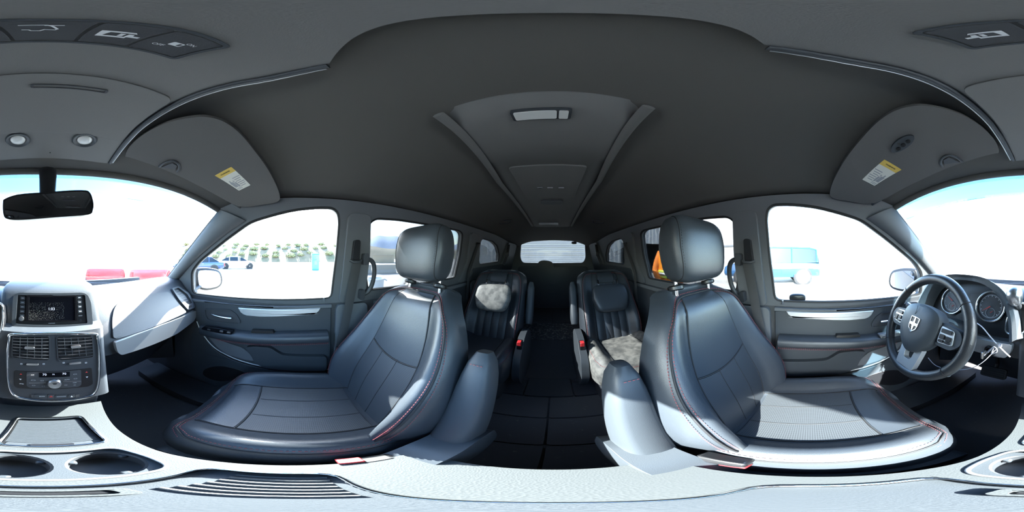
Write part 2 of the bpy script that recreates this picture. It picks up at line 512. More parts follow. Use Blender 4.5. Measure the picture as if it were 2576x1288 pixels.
# A pillar trims with the oval grip recess
for sgn in (1, -1):
    i = 1 if sgn > 0 else 2
    P1 = [onside(*q) for q in ((420, 700), (458, 650), (503, 591), (553, 528))]
    P2 = [onside(*q) for q in ((452, 700), (492, 655), (552, 603), (618, 556))]
    tr = thing('trim_%d' % i, 'slanted grey windscreen pillar trim with an oval recess on the %s side' % ('passenger' if sgn > 0 else "driver's"), 'trim', (sgn * .8, .6, BELT), kind='structure')
    A, B = spline(P1, 6), spline(P2, 6)
    rings = []
    for a, b in zip(A, B):
        mid = (a + b) / 2; nrm = V((-1, -.35, -.15)).normalized()
        ring = []
        for k in range(9):
            t = k / 8; q = a.lerp(b, t); ring.append(q + nrm * (.028 * math.sin(PI * t) ** .6 + .002))
        rings.append(ring + [b + V((.03, 0, 0)), a + V((.03, .02, 0))])
    m = MB().rings(rings)
    if sgn < 0: m.mirror()
    m.build('pillar_cover', PILLAR, tr, smooth=50)
    m = MB()
    c0, c1 = at(490, 643, X=.745), at(528, 594, X=.715)
    m.tube(spline([c0, c0.lerp(c1, .25), c0.lerp(c1, .5), c0.lerp(c1, .75), c1], 3), [.006, .011, .013, .0145, .016, .017, .018, .018, .017, .016, .014, .011, .006], 12, flat=.5, up=(1, .4, .2))
    if sgn < 0: m.mirror()
    m.build('grip_recess', DARK_PL, tr, smooth=50)
# windscreen
win = thing('window_1', 'wide raked windscreen over the dashboard with a blue shade band', 'window', (0, 1.0, BELT), kind='structure')
def ws(u, v):
    X = -.755 + 1.51 * u
    Xt = X * .70 / .755
    top = V((Xt, y_header(Xt) + .004, z_head(Xt, y_header(Xt)) + .004))
    base = V((X * 1.02, 1.22 - .34 * (X / .75) ** 2, -.20))
    p = base.lerp(top, v); n = V((0, .55, .8))
    return p + n * .05 * math.sin(PI * v)
MB().grid(lambda u, v: ws(u, v * .86), 24, 12).build('pane', GLASS, win, smooth=80, solid=.004)
MB().grid(lambda u, v: ws(u, .86 + v * .14), 24, 3).build('shade_band', SHADE, win, smooth=80, solid=.004)
# header rail along the windscreen top
MB().tube([V((x, y_header(x) - .005, z_head(x, y_header(x)) + .004)) for x in [(-.70 + 1.4 * i / 24) for i in range(25)]], .016, 8).build('header_trim', HEAD, win, smooth=60)
# front bulkhead
side_struct(MB().box((0, 1.28, -.62), (1.66, .05, .84)).build('wall_front', CARPET, None, smooth=0), 'dark carpeted bulkhead in front of the footwells', 'wall')
# liftgate
lg = thing('door_5', 'rear liftgate with tinted window, wiper motor cover and black lower trim', 'door', (0, -3.06, FLOOR_Z), kind='structure')
FR = Frame((0, -3.05, 0), (-1, 0, 0), (0, 0, 1))
rw = [FR.px(*q) for q in ((1308, 648), (1310, 615), (1318, 608), (1390, 604), (1462, 607), (1472, 613), (1474, 648), (1468, 661), (1390, 662), (1314, 661))]
rw = rounded(rw, .05)
MB(FR).slab([(-.80, -1.06), (.80, -1.06), (.80, BELT), (.70, .30), (-.70, .30), (-.80, BELT)], -.05, 0, [rw]).build('hatch_panel', PILLAR, lg, smooth=30)
MB(FR).slab(rounded([(-.64, -.98), (.64, -.98), (.66, -.20), (-.66, -.20)], .05), 0, .03).build('lower_trim', DARK_PL, lg, bevel=.01)
MB(FR).slab(rw, -.03, -.026).build('pane', PRIVACY, lg, smooth=0)
for k in range(9):
    z = -.105 + .038 * k
    MB(FR).box((0, z, -.0245), (1.16, .0022, .001)).build('defroster_wire', BLACK_PL, lg, smooth=0)
wm = [FR.px(*q) for q in ((1350, 672), (1356, 659), (1366, 655), (1380, 656), (1390, 661), (1394, 672))]
MB(FR).slab(spline(wm, 4), 0, .06).build('wiper_motor_cover', DARK_PL, lg, bevel=.012)
c = FR.px(1390, 717); MB(FR).slab(rrect(c[0] - .075, c[1] - .022, c[0] + .075, c[1] + .022, .02), .03, .036).build('latch_cover', GREY_PL, lg, bevel=.003)
c = FR.px(1390, 739); MB(FR).slab(rrect(c[0] - .085, c[1] - .022, c[0] + .085, c[1] + .022, .006), .03, .033).build('care_label', GREY_PL, lg, bevel=.001)
c = FR.px(1444, 611); MB(FR).superell((c[0], c[1], .01), (.10, .05, .03), .7, .7, 12, 6).build('window_bracket', DARK_PL, lg)

# ================================================================== SEATS
HW_B = [(0, .195), (.1, .232), (.3, .262), (.5, .262), (.7, .245), (.84, .218), (.93, .186), (1, .145)]
BOL = [(0, .03), (.15, .075), (.4, .08), (.65, .05), (.85, .022), (1, .01)]
class SeatBack:
    def __init__(s, xc, yb, zb, yt, zt, scale=1.0, bol=1.0, thick=.12):
        s.o = V((xc, yb, zb)); d = V((0, yt - yb, zt - zb)); s.L = d.length; s.U = d.normalized()
        s.tab = HW_B
        s.N = V((0, s.U.z, -s.U.y)); s.X = V((1, 0, 0)); s.k = scale; s.bol = bol; s.th = thick
    def hw(s, v): return lerp_table(s.tab, v) * s.k
    def d(s, u, v):
        au = abs(u)
        b = lerp_table(BOL, v) * s.bol
        z = .022 * math.exp(-((v - .33) / .22) ** 2)
        z += b * sm(.48, .80, au) * (1 - sm(.86, 1.0, au)) - .045 * sm(.80, 1.0, au) ** 1.5
        if v > .88: z -= .055 * ((v - .88) / .12) ** 2
        return z
    def S(s, u, v, off=0.0):
        return s.o + s.U * (s.L * v) + s.X * (s.hw(v) * u) + s.N * (s.d(u, v) + off)
    def ring(s, v, nf=26, nr=10):
        R = [s.S(-1 + 2 * i / nf, v) for i in range(nf + 1)]
        for i in range(1, nr):
            u = 1 - 2 * i / nr
            t = s.th * (1 - .35 * sm(.6, 1, v))
            R.append(s.o + s.U * (s.L * v) + s.X * (s.hw(v) * u * .97) + s.N * (-t + .035 * abs(u) ** 3))
        return R
    def mesh(s):
        vs = [0, .03, .08, .14, .2, .28, .36, .44, .52, .6, .68, .75, .81, .86, .9, .93, .96, .985, 1.0]
        rings = [s.ring(v) for v in vs]
        top = rings[-1]; c = sum(top, V()) / len(top)
        for f, up in ((.93, .010), (.78, .017), (.45, .021)):
            rings.append([c + (p - c) * f + s.U * up for p in top])
        bot = rings[0]; c = sum(bot, V()) / len(bot)
        rings.insert(0, [c + (p - c) * .8 - s.U * .02 for p in bot])
        return MB().rings(rings)
class Cushion:
    def __init__(s, xc, yr, yf, zc, zb, hw=.25, bol=.045):
        s.xc, s.yr, s.yf, s.zc, s.zb, s.w, s.bol = xc, yr, yf, zc, zb, hw, bol
        s.HW = [(0, .93), (.25, 1), (.7, 1), (.86, .95), (.95, .86), (1, .76)]
    def hw(s, v): return lerp_table(s.HW, v) * s.w
    def S(s, u, v, off=0.0):
        au = abs(u)
        z = s.zc + .012 * math.sin(PI * v * 1.1) + .016 * v
        z += s.bol * sm(.5, .78, au) * (1 - .55 * sm(.6, 1, v)) - (s.bol * .8 + .02) * sm(.82, 1, au) ** 1.5
        if v > .8: z -= .075 * ((v - .8) / .2) ** 2
        return V((s.xc + s.hw(v) * u, s.yr + (s.yf - s.yr) * v, z + off))
    def mesh(s):
        vs = [0, .1, .2, .3, .4, .5, .6, .7, .78, .84, .89, .93, .96, .985, 1.0]
        nf, rings = 26, []
        for v in vs:
            R = [s.S(-1 + 2 * i / nf, v) for i in range(nf + 1)]
            y = R[0].y; h = s.hw(v)
            for u in (1.0, .97, .5, 0, -.5, -.97, -1.0):
                z = s.zb if abs(u) < .99 else (R[0].z + s.zb) / 2
                R.append(V((s.xc + h * u, y, z + (.02 if v > .93 else 0))))
            rings.append(R)
        f = rings[-1]; c = sum(f, V()) / len(f)
        rings.append([c + (p - c) * .92 + V((0, .012, -.006)) for p in f])
        rings.append([c + (p - c) * .7 + V((0, .018, -.010)) for p in f])
        return MB().rings(rings)
def edge_path(fn, pts, n=8): return [fn(u, v) for u, v in spline(pts, n)]
def lines(fn, pts, n=14):
    """points (u, v) joined along the surface"""
    out = []
    for (a, b), (c, d) in zip(pts, pts[1:]):
        for i in range(n): out.append(fn(a + (c - a) * i / n, b + (d - b) * i / n))
    out.append(fn(*pts[-1])); return out
def headrest(parent, c, w, h, d, U, N, material=LEATHER, seams=True, taper=.12):
    F = Frame(c, (1, 0, 0), U)
    if F.z.dot(N) < 0: F = Frame(c, (-1, 0, 0), U)
    fn = lambda x, y, z: (x * (1 - taper * max(-y, 0)) * (1 - .05 * max(y, 0)), y, z * (1 - .25 * max(y, 0) ** 2) - .12 * (1 - x * x) * 0)
    hr = MB(F).superell((0, 0, 0), (w, h, d), .36, .52, 40, 28, fn, 'x').build('headrest', material, parent, smooth=80)
    if seams:
        for sx in (-1, 1):
            pts = []
            for k in range(1, 24):
                th = PI * k / 24; f_ = .885
                X_, Y_, Z_ = fn(sx * .88, f_ * math.copysign(abs(math.cos(th)) ** .52, math.cos(th)), f_ * math.sin(th) ** .52)
                pts.append(F.p(X_ * w / 2, Y_ * h / 2, Z_ * d / 2))
            MB().tube(pts, .0016, 6).build('seam', SEAM, hr)
            MB().dashes([p - F.x * .005 * sx + F.z * .0012 for p in pts[2:-2]], .0009, .005, .003).build('stitching', SEAM, hr, smooth=0, kind='stuff')
    return hr
def front_seat(label, s, back, cush, base_y):
    """s = +1 passenger, -1 driver; the inboard side is -s"""
    t = thing('bucket_seat', label, 'seat', (back.o.x, (cush.yr + cush.yf) / 2, FLOOR_Z), 'front bucket seats')
    xc = back.o.x
    # back
    b = back.mesh().build('backrest', LEATHER, t, smooth=75)
    S = back.S
    seam_h = .585
    MB().sheet(lambda u, v, o: S(-.50 + u, .07 + (seam_h - .075 - .03 * (1 - (2 * u - 1) ** 2)) * v - 0, o), 12, 14, .0035).build('perforated_insert', PERF_B, b, smooth=60)
    MB().sheet(lambda u, v, o: S((-.50 + u) * (1 - .04 * v), seam_h + .006 - .03 * (1 - (2 * u - 1) ** 2) * (1 - v) + (.965 - seam_h) * v, o), 12, 12, .0035).build('upper_insert', LEATHER, b, smooth=60)
    for q in (-1, 1):
        MB().tube(lines(lambda u, v: S(u, v, .002), [(q * .515, .04), (q * .505, .6), (q * .49, .97)]), .0022, 6).build('seam', SEAM, b)
        MB().tube(lines(lambda u, v: S(u, v, .003), [(q * .17, .10), (q * .17, .565)]), .0016, 6).build('pleat', SEAM, b)
    MB().tube([S(-.5 + i / 16, seam_h - .03 * (1 - (2 * i / 16 - 1) ** 2), .003) for i in range(17)], .0024, 6).build('seam', SEAM, b)
    edge = [(.86, .03), (.88, .25), (.88, .5), (.87, .72), (.84, .86), (.74, .945), (.5, .975), (0, .98)]
    full = edge + [(-u, v) for u, v in reversed(edge[:-1])]
    path = edge_path(lambda u, v: S(u, v, .0012), full)
    MB().tube(path, .003, 6).build('piping', SEAM, b)
    for off, zz in ((-.022, .001), (.022, .0)):
        pth = edge_path(lambda u, v: S(u * (1 + off * min(1, abs(u) * 1.1)), v + off * .55 * (1 - sm(.6, .92, abs(u))), .0014), full)
        MB().dashes(pth, .0009, .005, .004).build('red_stitching', RED, b, smooth=0, kind='stuff')
    # headrest on two posts
    top = back.o + back.U * back.L - back.N * .042
    HU = V((0, -.10, 1)).normalized(); HN = V((0, 1, .10)).normalized()
    hc = top + HU * .138 + HN * .018
    headrest(t, hc, .262, .214, .104, HU, HN)
    for q in (-1, 1):
        p = top + back.X * (.083 * q) + back.U * .012
        pt = MB().tube([p - HU * .03, p + HU * .07], .0065, 12).build('headrest_post', CHROME, t, smooth=60)
        MB().lathe(p, back.U, [(.021, -.004), (.026, 0), (.026, .009), (.022, .013), (.009, .014)], 24).build('grommet', BLACK_PL, pt, smooth=40)
    # cushion
    c = cush.mesh().build('cushion', LEATHER, t, smooth=75)
    Cs = cush.S
    MB().sheet(lambda u, v, o: Cs(-.52 + 1.04 * u, .10 + (.56 + .02 * (2 * u - 1) ** 2) * v, o), 14, 12, .0035).build('perforated_insert', PERF, c, smooth=60)
    MB().sheet(lambda u, v, o: Cs(-.52 + 1.04 * u + (2 * u - 1) * .02 * v, .675 + .02 * (2 * u - 1) ** 2 * (1 - v) + .215 * v, o), 14, 8, .0035).build('thigh_insert', LEATHER, c, smooth=60)
    for q in (-1, 1):
        MB().tube(lines(lambda u, v: Cs(u, v, .002), [(q * .535, .03), (q * .535, .6), (q * .56, .9)]), .0022, 6).build('seam', SEAM, c)
    for q in (-.19, .19):
        MB().tube([Cs(q, .10 + .555 * i / 14, .0035) for i in range(15)], .0015, 6).build('pleat', SEAM, c)
    MB().tube([Cs(-.52 + 1.04 * i / 14, .665 + .02 * (2 * i / 14 - 1) ** 2, .003) for i in range(15)], .0022, 6).build('seam', SEAM, c)
    edge = [(.93, .02), (.93, .3), (.93, .65), (.92, .82), (.86, .91), (.6, .945), (0, .95)]
    full = edge + [(-u, v) for u, v in reversed(edge[:-1])]
    MB().tube(lines(lambda u, v: Cs(u, v, .0012), full, 8), .003, 6).build('piping', SEAM, c)
    for off in (-.03, .03):
        MB().dashes(lines(lambda u, v: Cs(u * (1 + off) if abs(u) > .7 else u, v + (off * .5 if v > .8 else 0), .0014), full, 8), .0009, .005, .004).build('red_stitching', RED, c, smooth=0, kind='stuff')
    # base shroud, side valances, tracks
    x0, x1 = xc - .245, xc + .245
    MB().box((xc, (cush.yr + cush.yf) / 2 - .02, (FLOOR_Z + cush.zb) / 2), (.40, .44, cush.zb - FLOOR_Z + .01)).build('seat_base', DARK_PL, t, bevel=.03, seg=3)
    for q in (-1, 1):
        F = Frame((xc + q * .245, 0, 0), (0, 1, 0), (0, 0, 1))
        yr, yf = cush.yr - .10, cush.yf - .04
        m = MB(F).slab(rounded([(yr, cush.zb - .06), (yf - .06, cush.zb - .05), (yf, cush.zb + .03), (yf - .10, cush.zb + .05), (yr + .12, cush.zb + .07), (yr + .02, cush.zb + .15), (yr - .04, cush.zb + .10)], .03), -.018, .018)
        m.build('side_valance', GREY_PL, t, bevel=.008)
        MB().box((xc + q * .19, (yr + yf) / 2, FLOOR_Z + .015), (.04, .55, .03)).build('track', STEEL, t, bevel=.004)
    # raised inboard armrest and its hinge cover
    ax = xc - s * .288
    arm = []
    for k in range(13):
        v = -.02 + .79 * k / 12
        ww = .036 + .008 * math.sin(PI * k / 12); dd = .058 - .010 * abs(k / 12 - .4)
        sc = 1 if k < 10 else (.96, .82, .5)[k - 10]
        cc = back.o + back.U * (back.L * v) + V((ax - xc, 0, 0)) - back.N * .045
        if k == 12: cc -= back.U * .012
        ring = []
        for i in range(20):
            th = 2 * PI * i / 20
            ring.append(cc + back.X * math.copysign(abs(math.cos(th)) ** .55, math.cos(th)) * ww * sc + back.N * math.copysign(abs(math.sin(th)) ** .55, math.sin(th)) * dd * sc)
        arm.append(ring)
    am = MB().rings(arm).build('armrest', GREY_PL, t, smooth=60)
    tip = [back.o + back.U * (back.L * .700) + V((ax - xc, 0, 0)) + back.X * (-.018 + .036 * i / 6) + back.N * .0035 for i in range(7)]
    MB().dashes(tip, .0011, .005, .004).build('red_stitching', RED, am, smooth=0, kind='stuff')
    cc = back.o + back.U * (back.L * .06) + V((ax - xc, 0, 0))
    F = Frame(cc + V((-s * .012, 0, 0)), (0, 1, 0), (0, 0, 1))
    MB(F).slab(rounded([(-.16, -.02), (.02, -.07), (.10, -.05), (.085, .03), (.02, .095), (-.06, .12), (-.14, .08)], .025), -.040, .045).build('armrest_hinge_cover', GREY_PL, t, bevel=.014, seg=3)
    # seat belt buckle on a stalk
    return t
back_p = SeatBack(.437, -.165, -.73, -.405, -.112)
cush_p = Cushion(.437, -.215, .295, -.652, -.795)
seat_p = front_seat('black leather passenger bucket seat facing the glovebox', 1, back_p, cush_p, 0)
back_d = SeatBack(-.45, -.150, -.73, -.325, -.105)
cush_d = Cushion(-.45, -.195, .290, -.652, -.795)
seat_d = front_seat("black leather driver's bucket seat behind the steering wheel", -1, back_d, cush_d, 0)
def buckle(label, p, s):
    t = thing('belt_buckle', label, 'buckle', (p[0], p[1], -.80))
    F = Frame(p, (0, 1, 0), (-s, 0, .5))
    MB(F).box((0, 0, -.012), (.075, .034, .024)).build('housing', BLACK_PL, t, bevel=.006, seg=3)
    MB(F).box((.022, 0, .003), (.034, .026, .007)).build('release_button', RED_BTN, t, bevel=.002)
    MB().tube([V(p) + V((0, -.03, -.012)), V(p) + V((-s * .002, -.045, -.06)), V(p) + V((-s * .004, -.05, -.14))], .009, 8, flat=.5).build('stalk', BLACK_PL, t)
    return t
buckle('black belt buckle with red button beside the passenger seat cushion', (.166, -.085, -.625), 1)
buckle("black belt buckle with red button beside the driver's seat cushion", (-.196, -.105, -.63), -1)

def rear_seat(label, s, xc, dusty_cushion):
    back = SeatBack(xc, -1.08, -.74, -1.38, -.120, .925, .8, .11)
    back.tab = [(0, .22), (.1, .25), (.3, .262), (.7, .262), (.88, .255), (.95, .24), (1, .205)]
    cu = Cushion(xc, -1.13, -.72, -.655, -.80, .238, .04)
    t = thing('captain_chair', label, 'seat', (xc, -.92, FLOOR_Z), 'second row captain chairs')
    b = back.mesh().build('backrest', LEATHER, t, smooth=75)
    S = back.S
    for i in range(4):
        u0 = -.50 + .25 * i
        MB().sheet(lambda u, v, o: S(u0 + .008 + .234 * u, .06 + .88 * v, o + (.006 * math.sin(PI * u) if o > 0 else 0)), 5, 14, .003).build('pleated_insert', LEATHER, b, smooth=60)
    for q in (-1, 1):
        MB().tube(lines(lambda u, v: S(u, v, .002), [(q * .515, .04), (q * .505, .6), (q * .49, .97)]), .0022, 6).build('seam', SEAM, b)
    edge = [(.86, .03), (.88, .25), (.88, .5), (.87, .72), (.84, .86), (.74, .945), (.5, .975), (0, .98)]
    full = edge + [(-u, v) for u, v in reversed(edge[:-1])]
    MB().tube(edge_path(lambda u, v: S(u, v, .0012), full), .003, 6).build('piping', SEAM, b)
    MB().dashes(lines(lambda u, v: S(u * .97, v - (.01 if abs(u) < .85 else 0), .0014), full, 8), .0014, .007, .005).build('red_stitching', RED, b, smooth=0, kind='stuff')
    # folded-forward headrest hanging in front of the back
    hc = S(0, .60, .075)
    hr = headrest(t, hc, .285, .225, .085, back.U, back.N, LEATHER_DUSTY if s > 0 else LEATHER, False, .2)
    for q in (-1, 1):
        a = S(q * .33, .775, .07)
        MB().tube([a - back.U * .02, a + back.U * .03, a + back.U * .045 - back.N * .03, a + back.U * .03 - back.N * .08], .0065, 10).build('headrest_post', CHROME, t, smooth=60)
    MB().sheet(lambda u, v, o: S(-.30 + .6 * u, .82 + .15 * v, o + (.015 if o > 0 else 0)), 8, 6, .008).build('headrest_pad', LEATHER, b, smooth=60)
    c = cu.mesh().build('cushion', LEATHER_DUSTY if dusty_cushion else LEATHER, t, smooth=75)
    for q in (-1, 1):
        MB().tube(lines(lambda u, v: cu.S(u, v, .001), [(q * .535, .03), (q * .535, .6), (q * .56, .93)]), .0025, 6).build('seam', SEAM, c)
    edge = [(.93, .02), (.93, .65), (.92, .82), (.86, .91), (.6, .945), (0, .95)]
    full = edge + [(-u, v) for u, v in reversed(edge[:-1])]
    MB().dashes(edge_path(lambda u, v: cu.S(u, v, .0014), full), .0014, .007, .005).build('red_stitching', RED, c, smooth=0, kind='stuff')
    MB().box((xc, -.93, -.90), (.40, .34, .21)).build('seat_base', DARK_PL, t, bevel=.03, seg=3)
    # inboard side cover with buckle, raised armrest
    ix = xc - s * .265
    F = Frame((ix, 0, 0), (0, 1, 0), (0, 0, 1))
    MB(F).slab(rounded([(-1.26, -.95), (-.92, -.95), (-.83, -.80), (-.86, -.66), (-1.0, -.56), (-1.16, -.55), (-1.28, -.66)], .05), -.022, .022).build('side_cover', GREY_PL, t, bevel=.012, seg=3)
    bk = MB().box((ix - s * .002, -.95, -.60), (.03, .05, .085)).build('buckle', BLACK_PL, t, bevel=.006)
    MB().box((ix - s * .002, -.95 + .014, -.567), (.024, .034, .03)).build('release_button', RED_BTN, bk, bevel=.003)
    arm = []
    for k in range(11):
        v = .34 + .52 * k / 10
        sc = (.75, .95)[k] if k < 2 else (1 if k < 9 else (.9, .55)[k - 9])
        cc = back.o + back.U * (back.L * v) + V((-s * .275, 0, 0)) - back.N * .06
        arm.append([cc + back.X * math.copysign(abs(math.cos(2 * PI * i / 16)) ** .6, math.cos(2 * PI * i / 16)) * .03 * sc + back.N * math.copysign(abs(math.sin(2 * PI * i / 16)) ** .6, math.sin(2 * PI * i / 16)) * .05 * sc for i in range(16)])
    MB().rings(arm).build('armrest', GREY_PL, t, smooth=60)
    return t
rear_seat('second-row black leather chair on the passenger side with a scuffed pale dusty headrest', 1, .445, False)
rear_seat("second-row black leather chair on the driver's side with a pale dusty cushion", -1, -.455, True)

# ================================================================== DASHBOARD
dash = thing('dashboard', 'slate grey dashboard with glovebox, silver trim and centre stack under the windscreen', 'dashboard', (0, .75, -.8))
def ysh(X): return .172 * max(abs(X) - .2, 0)
PROF = [(1.16, -.24), (1.0, -.195), (.85, -.165), (.72, -.146), (.655, -.147), (.62, -.155), (.60, -.17), (.55, -.24), (.50, -.31), (.50, -.345), (.50, -.38), (.53, -.40), (.60, -.43), (.66, -.50), (.70, -.62), (.80, -.80), (1.1, -.80)]
rings = []
for i in range(41):
    X = -.785 + 1.57 * i / 40
    e = 1 - .25 * max(abs(X) - .70, 0) / .085
    rings.append([V((X, y + ysh(X) * (1 if y < .9 else .0) - (.30 * (X / .75) ** 2 if y > .9 else 0) * (1 if y > 1.05 else .6), z if z > -.2 else z)) for y, z in PROF])
body = MB().rings(rings).build('dash_body', DASH, dash, smooth=42)
GL = Frame((.2, .50, -.31), (.58, .0998, 0), (0, .10, .14))
GR = Frame((-.2, .50, -.31), (.58, -.0998, 0), (0, .10, .14))
TL = Frame((.2, .497, -.345), (.58, .0998, 0), (0, 0, 1))
TR = Frame((-.2, .497, -.345), (.58, -.0998, 0), (0, 0, 1))
gd = [GL.px(*q) for q in ((284, 855), (280, 812), (284, 780), (297, 760), (330, 748), (400, 737), (424, 735), (452, 770), (469, 786))]
gdoor = MB(GL).slab(rounded(gd, .02), -.01, .006).build('glovebox_door', DASH, dash, bevel=.003)
lk = [GL.px(*q) for q in ((283, 852), (281, 829), (298, 832), (304, 838), (306, 846))]
MB(GL).slab(rounded(lk, .008), .005, .008).build('latch', DASH, gdoor, bevel=.002)
tp = [(284, 858), (340, 838), (400, 816), (470, 789), (487, 780), (491, 790), (484, 806), (440, 838), (380, 864), (320, 884), (299, 890), (290, 882)]
MB(TL).slab(rounded([TL.px(*q) for q in tp], .012), -.01, .014).build('silver_trim', SILVER, dash, bevel=.006, seg=3)
# the same band on the driver's side, mirrored
tpm = [TL.px(*q) for q in tp]
MB(TR).slab(rounded([(-a, b) for a, b in tpm][::-1], .012), -.01, .012).build('silver_trim', SILVER, dash, bevel=.006, seg=3)
def vent_panel(F, outline, core, slats, tilt, parent, wheel=None):
    o = rounded(F.pxs(outline), .012); c = rounded(F.pxs(core), .008)
    v = MB(F).slab(o, -.01, .012, [c]).build('side_vent', DASH, parent, bevel=.004)
    MB(F).slab(inset(c, -.004), -.03, -.026).build('vent_back', BLACK_PL, v, smooth=0)
    for a, b in slats:
        p, q = F.px(*a), F.px(*b)
        m = MB(); m.tube([F.p(*p, 0), F.p(*q, 0)], .0045, 6, flat=.5, up=F.z); m.build('slat', DARK_PL, v)
    if wheel:
        p = F.px(*wheel); MB(F).slab(rrect(p[0] - .014, p[1] - .006, p[0] + .014, p[1] + .006, .003), .004, .014).build('thumb_wheel', BLACK_PL, v, bevel=.002)
    return v
vent_panel(GL, [(429, 728), (446, 721), (472, 738), (489, 768), (487, 776), (470, 782), (448, 757)], [(434, 730), (446, 726), (468, 742), (481, 764), (470, 768), (452, 753)],
           [((436 + i * 5.2, 733 + i * 5.6), (449 + i * 5.0, 729 + i * 5.4)) for i in range(7)], 0, dash, (475, 773))
vx = lambda x: 2313 + (x - 2290) * .68
vent_panel(GR, [(vx(a), b) for a, b in ((2290, 764), (2300, 744), (2328, 720), (2350, 714), (2356, 727), (2339, 772), (2327, 781))], [(vx(a), b) for a, b in ((2300, 758), (2307, 745), (2331, 725), (2347, 721), (2350, 729), (2334, 762))],
           [((vx(2303 + i * 4.5), 757 - i * 5.2), (vx(2336 + i * 2.4), 760 - i * 5.6)) for i in range(7)], 0, dash, (vx(2317), 768))
# ---- centre stack
def stack_ring(z, yf, w, yb=.85):
    R = [V((-w, yb, z))]
    for i in range(13):
        t = i / 12; a = PI - PI * t
        x = math.copysign(abs(math.cos(a)) ** .28, math.cos(a)) * w
        y = yf + .035 * (1 - abs(math.sin(a)) ** .28)
        R.append(V((x, y, z)))
    R.append(V((w, yb, z))); return R
st = [(-.10, .66, .13), (-.102, .615, .15), (-.110, .585, .162), (-.122, .567, .168), (-.135, .556, .17), (-.235, .527, .174), (-.243, .505, .174), (-.25, .492, .173), (-.515, .420, .163), (-.53, .432, .158), (-.56, .47, .152), (-.66, .49, .15)]
MB().rings([stack_ring(*q) for q in st][::-1]).build('centre_stack', DASH, dash, smooth=45)
# radio with screen
RF = Frame((0, .521, -.235), (1, 0, 0), (0, .031, .102))
radio = MB(RF).slab(rounded(RF.pxs([(30, 820), (33, 752), (36, 741), (50, 736), (205, 736), (220, 741), (228, 760), (233, 818)][::-1]), .012), -.02, .006, [rounded(RF.pxs([(40, 814), (45, 742), (213, 742), (219, 813)]), .006)]).build('radio_surround', GREY_PL, dash, bevel=.003)
MB(RF).slab(rounded(RF.pxs([(41, 813), (46, 743), (212, 743), (218, 812)]), .005), -.02, .001).build('radio_face', BLACK_PL, radio, bevel=.001)
MB(RF).slab(rounded(RF.pxs([(65, 808), (68, 742), (192, 744), (194, 807)]), .003), .001, .006, [rounded(RF.pxs([(72, 805), (74, 747), (187, 747), (189, 805)]), .002)]).build('screen_frame', GLOSS_BLACK, radio, bevel=.001)
MB(RF).slab(RF.pxs([(72, 805.5), (73.5, 746), (188, 746), (190, 806)]), .001, .0016).build('screen', SCREEN, radio, smooth=0)
p = RF.px(129.5, 777.5); text('clock_digits', '1:03', RF, p[0], p[1], .0135, CLOCK, radio, .0018)
p = RF.px(130, 813.2); text('lettering', 'uconnect', RF, p[0], p[1] + .0005, .0058, INK, radio, .0014)
dm = MB(RF); rnd = random.Random(3)
for k in range(900):
    a, b = RF.px(73 + 88 * rnd.random() ** 1.25, 805 - 44 * rnd.random())
    r = .0002 + .0005 * rnd.random()
    dm.slab([(a - r, b - r), (a + r, b - r * .6), (a + r * .7, b + r)], .0016, .0019)
dm.build('dust', DUST, radio, smooth=0, kind='stuff')
for k in range(5):
    p = RF.px(57.5 - k * .45, 750 + k * 11)
    q = MB(RF).slab(rrect(p[0] - .0078, p[1] - .0058, p[0] + .0078, p[1] + .0058, .002), 0, .004).build('button', DARK_PL, radio, bevel=.001)
    MB(RF).slab(rrect(p[0] - .0045, p[1] - .0012, p[0] + .0045, p[1] + .0012, .0005), .004, .0043).build('print', DIMINK, q, smooth=0)
for k in range(4):
    p = RF.px(199 + k * .7, 748.5 + k * 11.5)
    q = MB(RF).slab(rrect(p[0] - .0075, p[1] - .006, p[0] + .0075, p[1] + .006, .002), 0, .005).build('button', GREY_PL, radio, bevel=.001)
    MB(RF).slab(rrect(p[0] - .0042, p[1] - .0014, p[0] + .0042, p[1] + .0014, .0005), .005, .0053).build('print', INK, q, smooth=0)
p = RF.px(54.5, 801); MB(RF).lathe(RF.p(*p, 0), RF.z, [(.0085, 0), (.0085, .010), (.0075, .013), (.004, .0135), (.0001, .0135)], 24).build('volume_knob', STEEL, radio, smooth=40)
p = RF.px(202, 794); MB(RF).slab(rrect(p[0] - .0068, p[1] - .0022, p[0] + .0068, p[1] + .0022, .0018), .001, .003).build('usb_slot', STEEL, radio)
p = RF.px(203, 806); MB(RF).lathe(RF.p(*p, 0), RF.z, [(.0035, 0), (.0035, .003), (.002, .003), (.002, .001)], 16).build('jack', DARK_PL, radio)
